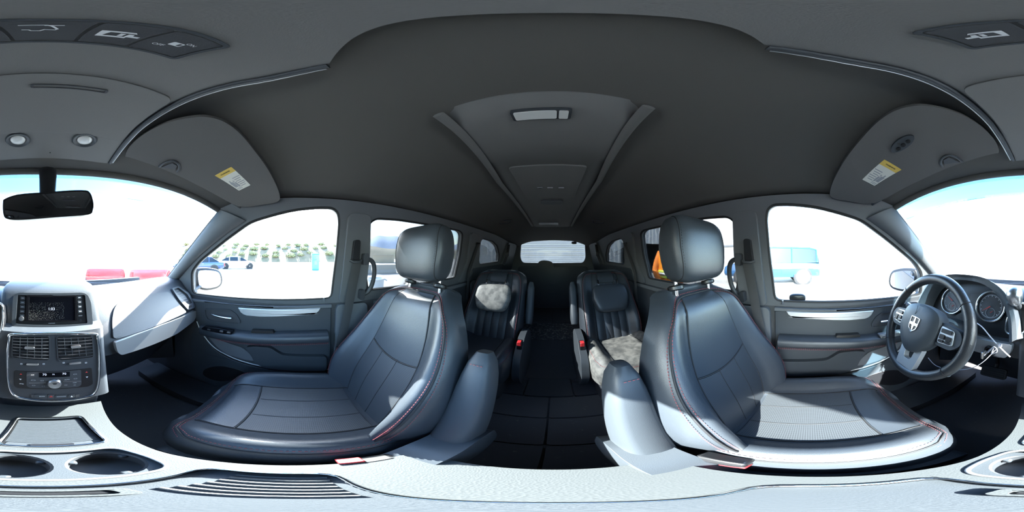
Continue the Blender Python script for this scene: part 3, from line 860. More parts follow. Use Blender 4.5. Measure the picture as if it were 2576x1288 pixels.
# climate panel
HF = Frame((0, .4835, -.25), (1, 0, 0), (0, .072, .265))
hp = spline(HF.pxs([(34, 841), (134, 838), (232, 840), (244, 850), (248, 900), (247, 955), (238, 985), (215, 998), (134, 1007), (55, 1000), (31, 986), (22, 955), (20, 900), (24, 852)]), 5, True)
clim = MB(HF).slab(hp, -.02, .002).build('climate_panel', DARK_PL, dash, bevel=.002)
MB().tube([HF.p(a, b, .004) for a, b in inset(hp, -.0005)], .0042, 8, closed=True).build('chrome_frame', CHROME, clim, smooth=60)
def vent(core, rows, knob):
    c = rounded(HF.pxs(core), .008)
    ring = MB(HF).slab(inset(c, -.003), .001, .005, [c]).build('vent_surround', DARK_PL, clim, bevel=.001)
    MB(HF).slab(c, .0015, .0022).build('vent_back', BLACK_PL, ring, smooth=0)
    L = HF.px(core[0][0], core[0][1])[0]; 
    for i in range(rows):
        t = (i + .5) / rows
        y0 = core[0][1] + (core[3][1] - core[0][1]) * t; y1 = core[1][1] + (core[2][1] - core[1][1]) * t
        x0 = core[0][0] + (core[3][0] - core[0][0]) * t; x1 = core[1][0] + (core[2][0] - core[1][0]) * t
        a, b = HF.px(x0 + 1, y0), HF.px(x1 - 1, y1)
        MB().tube([HF.p(*a, .0055), HF.p(*b, .0055)], .0026, 6, flat=.5, up=HF.y).build('slat', DARK_PL, ring)
    for i in range(1, 5):
        t = i / 5
        a = HF.px(core[0][0] + (core[1][0] - core[0][0]) * t, core[0][1] + 2); b = HF.px(core[3][0] + (core[2][0] - core[3][0]) * t, core[2][1] - 3)
        MB().tube([HF.p(*a, .0028), HF.p(*b, .0028)], .0016, 4).build('fin', DARK_PL, ring)
    k = HF.px(*knob); MB(HF).slab(rrect(k[0] - .0145, k[1] - .0042, k[0] + .0145, k[1] + .0042, .004), .006, .014).build('vent_tab', STEEL, ring, bevel=.002)
vent([(33, 846), (123, 846), (123, 905), (31, 898)], 7, (75, 873))
vent([(143, 846), (230, 843), (234, 897), (147, 905)], 7, (189, 870))
for (x, y) in ((82, 915), (188, 912)):
    k = HF.px(x, y); q = MB(HF).slab(rrect(k[0] - .017, k[1] - .0035, k[0] + .017, k[1] + .0035, .003), .002, .008).build('thumb_wheel', STEEL, clim, bevel=.002)
    for d, mm in ((-28, INK), (28, INK)):
        k = HF.px(x + d, y); MB(HF).slab(rrect(k[0] - .003, k[1] - .0025, k[0] + .003, k[1] + .0025, .001), .002, .0024, [rrect(k[0] - .0018, k[1] - .0013, k[0] + .0018, k[1] + .0013, .0005)]).build('print', mm, q, smooth=0)
cp = rounded(HF.pxs([(36, 968), (37, 931), (230, 924), (233, 965), (222, 971), (45, 975)]), .006)
ctl = MB(HF).slab(cp, .002, .0035).build('control_plate', BLACK_PL, clim, bevel=.001)
ib = rounded(HF.pxs([(67, 969), (67, 934), (203, 929), (204, 966), (196, 972), (75, 974)]), .006)
MB(HF).slab(ib, .0035, .0048).build('button_plate', DARK_PL, ctl, bevel=.001)
MB(HF).slab(HF.pxs([(98, 947.5), (98, 936), (175, 933.5), (175, 945.5)]), .0048, .0052).build('display', GLOSS_BLACK, ctl, smooth=0)
for s_, x, y, sz, mm in (('70', 112, 941, .0115, CLOCK), ('70', 134, 940.5, .007, CLOCK), ('70', 161, 939, .0115, CLOCK), ('A/C', 82, 942, .0055, INK), ('AUTO', 168, 953.5, .0050, INK), ('OFF', 137, 969.5, .0045, INK), ('SYNC', 55, 964, .0045, INK), ('MODE', 187, 961, .0035, INK)):
    k = HF.px(x, y); text('lettering', s_, HF, k[0], k[1], sz, mm, ctl, .0053 if s_ != 'OFF' else .0165)
for (x, y, mm, d) in ((53, 940, REDINK, 1), (217, 935, REDINK, 1), (52, 953, INK, -1), (218, 947.5, INK, -1)):
    k = HF.px(x, y); MB(HF).slab([(k[0] - .0035, k[1] - .002 * d), (k[0] + .0035, k[1] - .002 * d), (k[0], k[1] + .003 * d)], .0036, .0041).build('arrow', mm, ctl, smooth=0)
for (x, y, w) in ((84, 955, .006), (106, 956, .0045), (85, 968, .0045), (109, 969.5, .0045), (189, 951, .005), (188, 940, .005), (165, 967, .004), (187, 967, .003)):
    k = HF.px(x, y); MB(HF).slab(rrect(k[0] - w, k[1] - .0022, k[0] + w, k[1] + .0022, .002), .0049, .0052, [rrect(k[0] - w * .7, k[1] - .0013, k[0] + w * .7, k[1] + .0013, .001)]).build('icon', DIMINK, ctl, smooth=0)
for (x0, x1, y) in ((73, 115, 961.5), (158, 203, 958)):
    a, b = HF.px(x0, y + .3), HF.px(x1, y - .5); MB(HF).slab([(a[0], a[1] - .0006), (b[0], b[1] - .0006), (b[0], b[1] + .0006), (a[0], a[1] + .0006)], .0048, .0055).build('divider', STEEL, ctl, smooth=0)
k = HF.px(137, 963); kn = MB(HF).lathe(HF.p(*k, .004), HF.z, [(.0185, 0), (.0185, .006), (.0172, .010), (.016, .0115), (.0001, .012)], 32).build('fan_knob', STEEL, ctl, smooth=40)
MB().tube([HF.p(k[0] + .0182 * math.cos(t / 20 * PI), k[1] + .0182 * math.sin(t / 20 * PI), .010) for t in range(40)], .0014, 6, closed=True).build('chrome_ring', CHROME, kn)
MB(HF).slab([(k[0] - .003, k[1] + .001), (k[0] + .003, k[1] + .001), (k[0] + .007, k[1] + .006), (k[0], k[1] + .0085), (k[0] - .007, k[1] + .006)], .0155, .0163).build('fan_icon', BLACKINK, kn, smooth=0)
for (x0, x1, mm) in ((79, 85, DARK_PL), (86, 118, GREY_PL), (120, 136, DARK_PL), (138, 169, GREY_PL), (171, 187, GREY_PL), (189, 198, DARK_PL)):
    ym = 995.5 - (x0 - 134) ** 2 * .0002
    a = HF.px(x0, ym + 3.8); b = HF.px(x1, ym - 4)
    q = MB(HF).slab(rrect(a[0], a[1], b[0], b[1], .0012), .002, .006).build('toggle', mm, clim, bevel=.0008)
    if x0 == 120:
        c0 = ((a[0] + b[0]) / 2, (a[1] + b[1]) / 2); MB(HF).slab([(c0[0] - .005, c0[1] - .003), (c0[0] + .005, c0[1] - .003), (c0[0], c0[1] + .004)], .006, .0064, [[(c0[0] - .0022, c0[1] - .0018), (c0[0] + .0022, c0[1] - .0018), (c0[0], c0[1] + .0016)]]).build('hazard_triangle', REDINK, q, smooth=0)
    elif x0 == 86:
        text('lettering', 'ECON', HF, (a[0] + b[0]) / 2 + .004, (a[1] + b[1]) / 2, .0052, INK, q, .0062)
    elif x0 == 171:
        c0 = ((a[0] + b[0]) / 2, (a[1] + b[1]) / 2); MB(HF).slab([(c0[0] - .003, c0[1] - .003), (c0[0] + .003, c0[1] - .003), (c0[0], c0[1] + .004)], .006, .0064).build('icon', INK, q, smooth=0)
    elif x0 == 138:
        c0 = ((a[0] + b[0]) / 2, (a[1] + b[1]) / 2); MB(HF).slab(rrect(c0[0] - .012, c0[1] - .0016, c0[0] + .012, c0[1] + .0016, .0005), .006, .0063).build('print', DIMINK, q, smooth=0)
# ---- shifter gate on the stack's driver side
SF = Frame((-.19, .505, -.24), (1, -.25, 0), (0, .05, .14))
sg = rounded(SF.pxs([(2531, 832), (2533, 812), (2546, 770), (2551, 762), (2584, 764), (2586, 800), (2580, 836), (2540, 840)]), .012)
gate = MB(SF).slab(sg, -.02, .004).build('shifter_gate', BLACK_PL, dash, bevel=.002)
MB().tube([SF.p(a, b, .004) for a, b in sg], .004, 8, closed=True).build('chrome_frame', CHROME, gate, smooth=60)
zz = [SF.px(*q) for q in ((2545, 828), (2545, 812), (2554, 812), (2554, 800), (2561, 800), (2561, 785), (2556, 785), (2558, 774), (2572, 774), (2572, 800), (2568, 800), (2568, 828))]
MB(SF).slab(zz, .004, .0055).build('gate_slot', DARK_PL, gate, smooth=0)
lever = MB().tube([SF.p(*SF.px(2562, 775), -.01), at(2556, 760, Y=.475), at(2553, 750, Y=.455)], [.011, .012, .014], 10).build('shift_lever', DARK_PL, dash, smooth=60)
kc = at(2553, 745, Y=.445)
MB(Frame(kc, (1, 0, 0), (0, -.5, .87))).superell((0, 0, 0), (.046, .062, .050), .8, .8, 20, 14).build('shift_knob', STEEL, lever, smooth=80)
# ---- instrument binnacle
CF = Frame((-.395, .545, -.19), (1, 0, 0), (0, .09, .25))
arc = spline([(-.215, -.10), (-.205, -.02), (-.17, .05), (-.09, .083), (0, .092), (.09, .083), (.165, .04), (.205, -.03), (.22, -.11)], 5)
hr_ = []
for a, b in arc:
    k = .86
    hr_.append([CF.p(a, b, .075 - .02 * (1 - abs(a) / .2)), CF.p(a * 1.05, b + .008, .07), CF.p(a * 1.12, b + .006, -.02), CF.p(a * 1.15, b - .01, -.20), CF.p(a * k, b * k - .004, -.03), CF.p(a * .94, b - .012, .06)])
binn = MB().rings(hr_).build('instrument_hood', DASH, dash, smooth=50)
MB(CF).slab(rounded([(-.21, -.115), (.215, -.115), (.19, .02), (.12, .078), (-.12, .078), (-.19, .02)], .03), -.02, .0).build('instrument_face', BLACK_PL, binn, bevel=.002)
def gauge(px, py, r, ticks, needle):
    c = CF.px(px, py)
    g = MB(CF).slab(ell(*c, r, n=36), 0, .003).build('gauge', DARK_PL, binn, smooth=0)
    MB().tube([CF.p(c[0] + r * math.cos(t / 18 * PI), c[1] + r * math.sin(t / 18 * PI), .008) for t in range(36)], .0042, 8, closed=True).build('chrome_ring', CHROME, g, smooth=60)
    MB(CF).slab(ell(*c, r * .80, n=36), .003, .0036, [ell(*c, r * .74, n=36)]).build('dial_arc', DIMINK, g, smooth=0)
    for k in range(ticks):
        a = math.radians(225 - 270 * k / (ticks - 1)); d = (math.cos(a), math.sin(a)); n = (-d[1], d[0])
        w = .0011
        P = [(c[0] + d[0] * q + n[0] * w * s_, c[1] + d[1] * q + n[1] * w * s_) for q, s_ in ((r * .66, -1), (r * .74, -1), (r * .74, 1), (r * .66, 1))]
        MB(CF).slab(P, .003, .004).build('tick', INK, g, smooth=0)
    a = math.radians(needle); d = (math.cos(a), math.sin(a)); n = (-d[1], d[0])
    MB(CF).slab([(c[0] + n[0] * .002, c[1] + n[1] * .002), (c[0] - n[0] * .002, c[1] - n[1] * .002), (c[0] + d[0] * r * .66, c[1] + d[1] * r * .66)], .006, .007).build('needle', REDINK, g, smooth=0)
    c2 = (c[0] + r * .05, c[1] - r * .42)
    sg_ = MB(CF).slab(ell(*c2, r * .34, n=24), .003, .0045, [ell(*c2, r * .30, n=24)]).build('small_dial', DIMINK, g, smooth=0)
    a = math.radians(40); MB(CF).slab([(c2[0] - .001, c2[1] + .001), (c2[0] + .001, c2[1] - .001), (c2[0] + r * .24 * math.cos(a), c2[1] + r * .24 * math.sin(a))], .0045, .0055).build('needle', REDINK, sg_, smooth=0)
gauge(2493, 771, .058, 13, 215); gauge(2398, 757, .058, 9, 150)
MB(CF).slab(rounded(CF.pxs([(2441, 775), (2443, 740), (2466, 741), (2465, 779)]), .003), 0, .004).build('odometer_display', GREY_PL, binn, bevel=.001)
# ---- lower driver panel with the ignition
IG = TR
KP = [(2446, 842), (2552, 862), (2549, 880), (2536, 896), (2440, 874)]
kpan = MB(IG).slab(rounded(IG.pxs(KP), .012), .0, .018).build('knee_panel', SILVER, dash, bevel=.004)
c = IG.px(2500, 877)
lock = MB(IG).lathe(IG.p(*c, .016), IG.z, [(.022, 0), (.022, .010), (.019, .013), (.014, .012), (.012, .004), (.0001, .004)], 28).build('ignition_lock', BLACK_PL, kpan, smooth=40)
key = thing('key', 'silver ignition key hanging in the lock below the gauges', 'key', tuple(IG.p(c[0], c[1], .03)))
MB(IG).box((c[0], c[1], .035), (.004, .012, .034)).build('blade', STEEL, key, bevel=.0008)
MB(Frame(IG.p(c[0], c[1], .055), IG.z, IG.y)).slab(rrect(-.014, -.016, .014, .016, .008), -.0025, .0025, [ell(0, .0, .005, n=12)]).build('bow', STEEL, key, bevel=.001)
# pedals
ped = thing('brake_pedal', 'black ribbed brake pedal in the dark footwell', 'pedal', (-.36, .80, -.85))
pc = at(2500, 937, Y=.64)
PF = Frame(pc, (1, 0, 0), (0, .45, .9))
MB(PF).slab(rrect(-.06, -.03, .06, .03, .012), -.008, .006).build('pad', RUBBER, ped, bevel=.004)
for k in range(4): MB(PF).box((0, -.02 + .0133 * k, .007), (.10, .005, .004)).build('rib', RUBBER, ped, bevel=.001)
MB().tube([PF.p(0, .0, -.01), PF.p(0, .05, -.02), V((pc.x, .675, pc.z + .10))], .010, 8).build('arm', BLACK_PL, ped)

# ================================================================== STEERING WHEEL
SWC = V((-.433, .337, -.243))
WF = Frame(SWC, (1, 0, 0), (0, .40, .917))
swh = thing('steering_wheel', 'black leather steering wheel with silver spokes and a shield emblem', 'steering wheel', tuple(SWC))
Rw = .178
pts = [WF.p(Rw * math.cos(2 * PI * k / 64), Rw * .985 * math.sin(2 * PI * k / 64), 0) for k in range(64)]
RIM = mat('worn_wheel_leather', (.028, .029, .032), .3, noise=(14, .6), col2=(.09, .085, .08), bump=(500, .3, 'cell'))
rim = MB().tube(pts, [.0165 + .0018 * abs(math.cos(2 * 2 * PI * k / 64)) for k in range(64)], 14, closed=True).build('rim', RIM, swh, smooth=80)
for a in (38, 142, 218, 322):
    t = math.radians(a); cc = WF.p(Rw * math.cos(t), Rw * .985 * math.sin(t), 0); rad = (WF.x * math.cos(t) + WF.y * math.sin(t))
    MB().tube([cc + (rad * math.cos(q / 8 * PI) + WF.z * math.sin(q / 8 * PI)) * .0178 for q in range(16)], .0011, 5, closed=True).build('stitched_joint', SEAM, rim)
for a0, a1 in ((60, 120), (150, 205), (240, 300), (-25, 30)):
    P = []
    for q in range(14):
        t = math.radians(a0 + (a1 - a0) * q / 13); P.append(WF.p((Rw - .0175) * math.cos(t), (Rw - .0175) * .985 * math.sin(t), .002))
    MB().dashes(P, .0009, .004, .003).build('stitching', SEAM, rim, smooth=0, kind='stuff')
# airbag hub
hubo = spline([(-.070, .062), (-.035, .074), (0, .077), (.035, .074), (.070, .062), (.088, .035), (.085, -.02), (.055, -.070), (.02, -.094), (0, -.098), (-.02, -.094), (-.055, -.070), (-.085, -.02), (-.088, .035)], 4, True)
hr2 = []
for f, z in ((.96, -.02), (1.0, 0), (1.0, .016), (.97, .026), (.86, .034), (.6, .038), (.25, .040)):
    hr2.append([WF.p(a * f, b * f, z) for a, b in hubo])
hub = MB().rings(hr2).build('airbag_cover', GREY_PL, swh, smooth=32)
MB().tube([WF.p(0.03 * 0 + x, y, .0395 + .0) for x, y in ((-.012, .066), (-.010, .05), (-.012, .035))], .0008, 4).build('seam', SEAM, hub)
# emblem: shield with a cross
sh = [(-.021, .027), (0, .029), (.021, .027), (.021, .0), (.017, -.013), (0, -.027), (-.017, -.013), (-.021, 0)]
em = MB(WF).slab(sh, .0395, .0425, [inset(sh, .0032)]).build('emblem', CHROME, hub, bevel=.0006)
MB(WF).slab(inset(sh, .003), .0395, .0403).build('emblem_field', GLOSS_BLACK, em, smooth=0)
MB(WF).slab([(-.0028, .026), (.0028, .026), (.0045, .008), (.019, .007), (.019, -.001), (.0045, -.002), (.0028, -.022), (-.0028, -.022), (-.0045, -.002), (-.019, -.001), (-.019, .007), (-.0045, .008)], .0403, .0420).build('emblem_cross', CHROME, em, bevel=.0004)
text('lettering', 'DODGE', WF, 0, .003, .0068, BLACKINK, em, .0421, sx=1.35)
text('lettering', 'SRS', WF, .0, -.047, .006, DIMINK, hub, .0372)
text('lettering', 'AIRBAG', WF, .0, -.054, .006, DIMINK, hub, .0365)
for q in (-1, 1):
    # spoke with button pad
    sp = rounded([(q * .080, .040), (q * .150, .030), (q * .166, .012), (q * .166, -.012), (q * .140, -.036), (q * .078, -.034)], .012)
    spoke = MB(WF).slab(sp, -.010, .016).build('spoke', GREY_PL, swh, bevel=.006, seg=3)
    bp = rounded([(q * .092, .030), (q * .140, .024), (q * .145, -.020), (q * .092, -.024)], .008)
    MB(WF).slab(bp, .014, .020).build('switch_bezel', SILVER, spoke, bevel=.002)
    for (cx, cy, w, h) in ((.117, .017, .018, .0065), (.106, -.002, .0085, .0075), (.129, -.003, .0085, .007), (.106, -.0155, .0085, .004), (.129, -.0145, .0085, .004)):
        MB(WF).slab(rrect(q * cx - w, cy - h, q * cx + w, cy + h, .003), .019, .024).build('switch', BLACK_PL, spoke, bevel=.0012)
lo = rounded([(-.050, -.075), (-.022, -.080), (-.018, -.118), (-.012, -.128), (.012, -.128), (.018, -.118), (.022, -.080), (.050, -.075), (.040, -.160), (-.040, -.160)], .006)
MB(WF).slab(lo, -.006, .014).build('lower_spoke', SILVER, swh, bevel=.004, seg=3)
# column and stalks
colm = thing('steering_column', 'grey steering column shroud with wiper and turn stalk', 'steering column', (-.415, .5, -.35))
CR = []
for t, w, h in ((0, .050, .045), (.06, .062, .055), (.16, .065, .062), (.26, .07, .068)):
    cc = SWC - WF.z * (.035 + t) + V((0, 0, -.012))
    CR.append([cc + WF.x * math.copysign(abs(math.cos(2 * PI * i / 20)) ** .7, math.cos(2 * PI * i / 20)) * w + WF.y * math.copysign(abs(math.sin(2 * PI * i / 20)) ** .7, math.sin(2 * PI * i / 20)) * h for i in range(20)])
MB().rings(CR).build('shroud', GREY_PL, colm, smooth=60)
a = at(2310, 783, Y=.42); b = at(2297, 775, Y=.41); c = at(2281, 764, Y=.40)
stk = MB().tube([a + V((.05, .02, -.03)), a, b, c], [.008, .009, .011, .0105], 12).build('stalk', DARK_PL, colm, smooth=50)
MB().tube([b, b.lerp(c, .9)], .0118, 14).build('stalk_grip', STEEL, stk, smooth=50)
# white cable tie looped through the key
tie = thing('cable_tie', 'long white plastic cable tie looped through the ignition key', 'cable tie', tuple(IG.p(*IG.px(2500, 877), .06)))
P1 = spline([at(2449, 808, Y=.47), at(2470, 822, Y=.46), at(2492, 848, Y=.45), at(2515, 873, Y=.44), at(2541, 898, Y=.43)], 6)
MB().tube(P1, .0026, 6, flat=.5).build('strap', WHITE_PL, tie)
P2 = spline([at(2518, 869, Y=.44), at(2500, 884, Y=.44), at(2478, 906, Y=.43), at(2450, 924, Y=.43), at(2420, 930, Y=.45), at(2395, 930, Y=.49), at(2355, 920, Y=.52), at(2335, 900, Y=.54)], 6)
MB().tube(P2, .0022, 6, flat=.6).build('strap', WHITE_PL, tie)
hd = at(2516, 869, Y=.438); MB().box(tuple(hd), (.010, .008, .009)).build('lock_head', WHITE_PL, tie, bevel=.001)
P3 = spline([at(2476, 893, Y=.44), at(2490, 880, Y=.435), at(2502, 873, Y=.43), at(2508, 884, Y=.43), at(2494, 890, Y=.435), at(2500, 872, Y=.43), at(2486, 886, Y=.435)], 5)
MB().tube(P3, .0022, 6).build('knot', WHITE_PL, tie)

# ================================================================== FLOOR CONSOLE
CZ = -.62
con = thing('floor_console', 'grey floor console with ribbed sliding tray lid and two cup holders', 'console', (0, .15, FLOOR_Z))
out_r = spline([(.152, .47), (.138, .40), (.129, .31), (.134, .19), (.150, .09), (.158, -.02), (.156, -.13), (.148, -.165)], 4)
out_l = [(-x - .004, y) for x, y in reversed(out_r)]
plan = out_r + out_l
tray = rounded([(-.100, .262), (.088, .262), (.074, .402), (-.088, .402)], .018)
cups = rounded([(-.118, .122), (.102, .122), (.110, .175), (.090, .238), (-.105, .238), (-.126, .175)], .045, 6)
rear = rounded([(-.125, -.035), (.125, -.035), (.125, .098), (-.125, .098)], .03)
DECK = mat('console_deck_plastic', (.055, .060, .063), .5, bump=(380, .2, 'cell'))
MB().slab(plan, CZ - .03, CZ, [tray, cups, rear]).build('deck', DECK, con, bevel=.006, seg=3)
MB().slab(inset(plan, .006), FLOOR_Z, CZ - .022, [inset(tray, -.004), inset(cups, -.002), inset(rear, -.004)]).build('body', GREY_PL, con, smooth=30)
# chrome surround and ribbed roller lid
MB().tube([V((x, y, CZ + .002)) for x, y in tray], .0042, 8, closed=True).build('tray_surround', CHROME, con, smooth=60)
lidp = MB().slab(inset(tray, .003), CZ - .020, CZ - .014).build('tray_floor', DARK_PL, con, smooth=0)
for k in range(19):
    y = .285 + k * .0058; x1 = .088 - (y - .262) * .10 - .010; x0 = -.100 + (y - .262) * .086 + .008
    MB().tube([V((x0, y, CZ - .008)), V((x1, y, CZ - .008))], .0030, 6).build('lid_slat', GREY_PL, lidp)
MB().slab(rrect(-.045, .268, .030, .277, .0044), CZ - .012, CZ - .004).build('lid_grip', BLACK_PL, lidp, bevel=.002)
MB().slab(rrect(-.088, .264, .078, .282, .006), CZ - .014, CZ - .008).build('lid_front', GREY_PL, lidp, bevel=.002)
# cup holders
MB().tube([V((x, y, CZ + .001)) for x, y in cups], .0035, 8, closed=True).build('cup_surround', SILVER, con, smooth=60)
for cx in (-.062, .050):
    cup = MB().lathe((cx, .180, CZ), (0, 0, 1), [(.050, -.012), (.050, -.016), (.046, -.020), (.043, -.075), (.0001, -.076)], 28, False).build('cup_holder', DARK_PL, con, smooth=40)
    for q in range(3):
        a = q * 2 * PI / 3 + .6
        MB().box((cx + .043 * math.cos(a), .18 + .043 * math.sin(a), CZ - .03), (.014, .014, .02)).build('grip_tab', GREY_PL, cup, bevel=.004)
MB().slab(inset(cups, .001), CZ - .016, CZ - .012, [ell(-.062, .18, .050, n=28), ell(.050, .18, .050, n=28)]).build('cup_tray', GREY_PL, con, smooth=30)
# rear bin
MB().tube([V((x, y, CZ + .001)) for x, y in rear], .003, 8, closed=True).build('bin_surround', CHROME, con, smooth=60)
binm = MB().slab(inset(rear, .002), CZ - .03, CZ - .018).build('bin_lid', GREY_PL, con, smooth=30)
for k in range(7):
    x = .034 + k * .0125
    MB().tube([V((x, -.024, CZ - .016)), V((x + .004, .072 - .003 * k, CZ - .016))], .0035, 6).build('mat_rib', DECK, binm)
MB().slab(rrect(-.06, .058, .02, .085, .008), CZ - .018, CZ - .008, [rrect(-.05, .064, .01, .079, .005)]).build('bin_latch', DECK, binm, bevel=.002)
MB().slab(rrect(-.047, .067, .006, .076, .003), CZ - .018, CZ - .012).build('latch_button', BLACK_PL, binm, bevel=.001)

# ================================================================== ROOF CONSOLES, VISORS, MIRROR
oc = thing('overhead_console', 'grey overhead console with map lights, bin door and door buttons above the mirror', 'roof console', (0, .2, .38), kind='thing')
def zoc(y): return .378 - .05 * max(y, 0) / .47 - .06 * max(y - .3, 0) ** 2
def oc_w(y): return .172 - .02 * sm(.05, -.05, -(-y)) if False else (.168 if y > .05 else .168 - .5 * (.05 - y) ** 2 / .1)
rg = []
for i in range(25):
    y = -.03 + .505 * i / 24
    w = .166 - .035 * max(0, (.06 - y) / .09) ** 2 + .012 * max(0, (y - .3) / .17)
    z = zoc(y); e = .006
    rg.append([V((x * w, y, z + (.03 if abs(x) >= 1.0 else 0) + (.004 * (abs(x) / 1.0) ** 6))) for x in (-1.0, -.985, -.95, -.8, -.5, 0, .5, .8, .95, .985, 1.0)] + [V((w, y, z + .05)), V((-w, y, z + .05))])
OHC = mat('overhead_plastic', (.17, .168, .164), .7, bump=(900, .3, 'noise'))
MB().rings(rg).build('console_shell', OHC, oc, smooth=50)
OCM = VISOR
for q in (-1, 1):
    P = [V((q * (.171 - .035 * max(0, (.06 - (-.03 + .5 * i / 24)) / .09) ** 2 + .012 * max(0, (-.03 + .5 * i / 24 - .3) / .17)), -.03 + .5 * i / 24, zoc(-.03 + .5 * i / 24) + .004)) for i in range(25)]
    MB().tube(P, .006, 8, flat=1.0).build('edge_rail', GREY_PL, oc, smooth=60)
    MB().tube([p + V((q * .009, 0, .003)) for p in P], .0022, 6).build('edge_bead', SILVER, oc)
def ocp(px, py): return at(px, py, Z=.37)
OCF = Frame((0, .2, zoc(.2)), (1, 0, 0), (0, -1, -(zoc(.1) - zoc(.3)) / .2 * -1))
OCF = Frame((0, .2, zoc(.2)), (1, 0, 0), V((0, -.2, zoc(.1) - zoc(.3))))   # seen from below: x right, y towards the rear, z down
# bin door
def on_oc(poly): return [(p.x, .2 - p.y) for p in poly]
bd = rounded([(-.158, .2 - .172), (.158, .2 - .172), (.160, .2 - .355), (-.160, .2 - .355)], .02)
bdoor = MB(OCF).slab(bd, -.004, .004).build('bin_door', OHC, oc, bevel=.003)
MB(OCF).slab(rounded([(-.040, -.0), (.062, -.0), (.062, -.010), (-.040, -.010)], .004), .003, .0065, [rounded([(-.036, -.0022), (.058, -.0022), (.058, -.0078), (-.036, -.0078)], .002)]).build('finger_slot', DARK_PL, bdoor, bevel=.001)
# map lamps
for x, px in ((-.048, 45), (.058, 213)):
    c = OCF.px(px, 352)
    lamp = MB(OCF).lathe(OCF.p(*c, 0), OCF.z, [(.030, -.004), (.031, .001), (.028, .005), (.023, .003), (.020, -.001), (.0001, -.001)], 28).build('map_lamp', GREY_PL, oc, smooth=50)
    MB(OCF).lathe(OCF.p(*c, 0), OCF.z, [(.0185, -.001), (.017, .003), (.009, .006), (.0001, .007)], 24).build('lens', LENS, lamp, smooth=60)
c = OCF.px(126, 383); MB(OCF).slab(ell(*c, .0018, n=10), 0, .003).build('microphone', BLACK_PL, oc)
# button bar
bb = rounded(OCF.pxs([(2298, 82), (2455, 119), (2576, 95), (100, 96), (240, 105), (455, 149), (545, 112), (400, 70), (240, 55), (100, 50), (2576, 50), (2420, 58)]), .006)
c4 = [OCF.px(2300, 84), OCF.px(2456, 119), OCF.px(455, 148), OCF.px(543, 113)]
x0 = (c4[0][0] + c4[1][0]) / 2; x1 = (c4[2][0] + c4[3][0]) / 2; y0 = min(c4[1][1], c4[2][1]); y1 = OCF.px(106, 52)[1]
bar = MB(OCF).slab(rrect(x0 - .004, y0 - .004, x1 + .004, y1 + .004, .006), -.004, .003, [rrect(x0, y0, x1, y1, .004)]).build('button_surround', GREY_PL, oc, bevel=.002)
bx = [x0, OCF.px(2583, 75)[0], OCF.px(222, 75)[0], OCF.px(372, 95)[0], x1]
for i in range(4):
    b_ = MB(OCF).slab(rrect(bx[i] + .0012, y0 + .001, bx[i + 1] - .0012, y1 - .001, .002), -.004, .002).build('door_button', DARK_PL, bar, bevel=.0012)
    cx, cy, w = (bx[i] + bx[i + 1]) / 2, (y0 + y1) / 2, bx[i + 1] - bx[i]
    if i == 1:   # liftgate symbol
        P = [OCF.px(*q) for q in ((45, 64), (80, 63), (100, 63), (118, 63), (132, 66), (144, 73), (138, 75), (112, 74), (100, 77), (78, 77), (72, 75), (54, 75))]
        MB().tube([OCF.p(*q, .0024) for q in P], .0007, 5).build('liftgate_symbol', INK, b_)
        MB().tube([OCF.p(*OCF.px(112, 64), .0024), OCF.p(*OCF.px(163, 64), .0024)], .0007, 5).build('liftgate_symbol', INK, b_)
    elif i in (0, 2):
        f = 1 if i == 2 else -1
        g = lambda a, b: (cx + f * a, cy + b)
        body_ = [g(-.011, .006), g(.006, .0065), g(.008, .004), g(-.006, .0035), g(-.0075, -.004), g(.006, -.004), g(.006, -.0065), g(-.0105, -.0065)]
        MB(OCF).slab(body_, .002, .0025).build('sliding_door_symbol', INK, b_, smooth=0)
        MB(OCF).slab([g(.000, .0022), g(.0028, .0022), g(.0028, -.003), g(.000, -.003)], .002, .0025).build('sliding_door_symbol', INK, b_, smooth=0)
        MB(OCF).slab([g(.0045, .0022), g(.0075, .0022), g(.0085, -.001), g(.013, -.001), g(.013, -.004), g(.0045, -.004)], .002, .0025).build('sliding_door_symbol', INK, b_, smooth=0)
    else:
        text('lettering', 'ON', OCF, cx + .008, cy + .006, .0055, INK, b_, .0021, rot=0.0)
        text('lettering', 'OFF', OCF, cx - .009, cy - .007, .0055, INK, b_, .0021, rot=0.0)
        MB(OCF).slab(rrect(cx - .005, cy - .003, cx + .005, cy + .004, .001), .002, .0024, [rrect(cx + .001, cy - .0018, cx + .004, cy + .0028, .0006)]).build('lock_symbol', INK, b_, smooth=0)
    if i < 3: MB(OCF).slab(rrect(cx - .008, y0 + .0025, cx + .008, y0 + .0036, .0005), .002, .0023).build('indicator_line', BLACKINK, b_, smooth=0)
# rear roof console
ro = thing('rear_roof_console', 'long grey rear roof console with dome lamp behind the front seats', 'roof console', (0, -1.1, .38))
rg = []
ystat = [-.250, -.256, -.27, -.32, -.45, -.55, -.56, -.85, -1.0, -1.5, -1.95, -2.0]
for y in ystat:
    w = .178 + .05 * sm(-.25, -.7, y) if False else .178 + .05 * min(1, max(0, (-.25 - y) / .5))
    zz_ = z_head(.1, y) - .004 - .022 * sm(0, 1, min(1, (-.248 - y) / .05)) 
    if y < -.555: zz_ += .006
    rg.append([V((x * w, y, zz_ + (.012 * abs(x) ** 8))) for x in (-1, -.96, -.85, -.5, 0, .5, .85, .96, 1)] + [V((w, y, zz_ + .06)), V((-w, y, zz_ + .06))])
MB().rings(rg).build('console_shell', OHC, ro, smooth=45)
for q in (-1, 1):
    P = [V((q * (.186 + .05 * min(1, max(0, (-.25 - y) / .5))), y, z_head(.19, y) - .016)) for y in [-.245 - .1 * i for i in range(18)]]
    MB().tube(P, .014, 8, flat=.5, up=(0, 0, 1)).build('side_rail', OHC, ro, smooth=60)
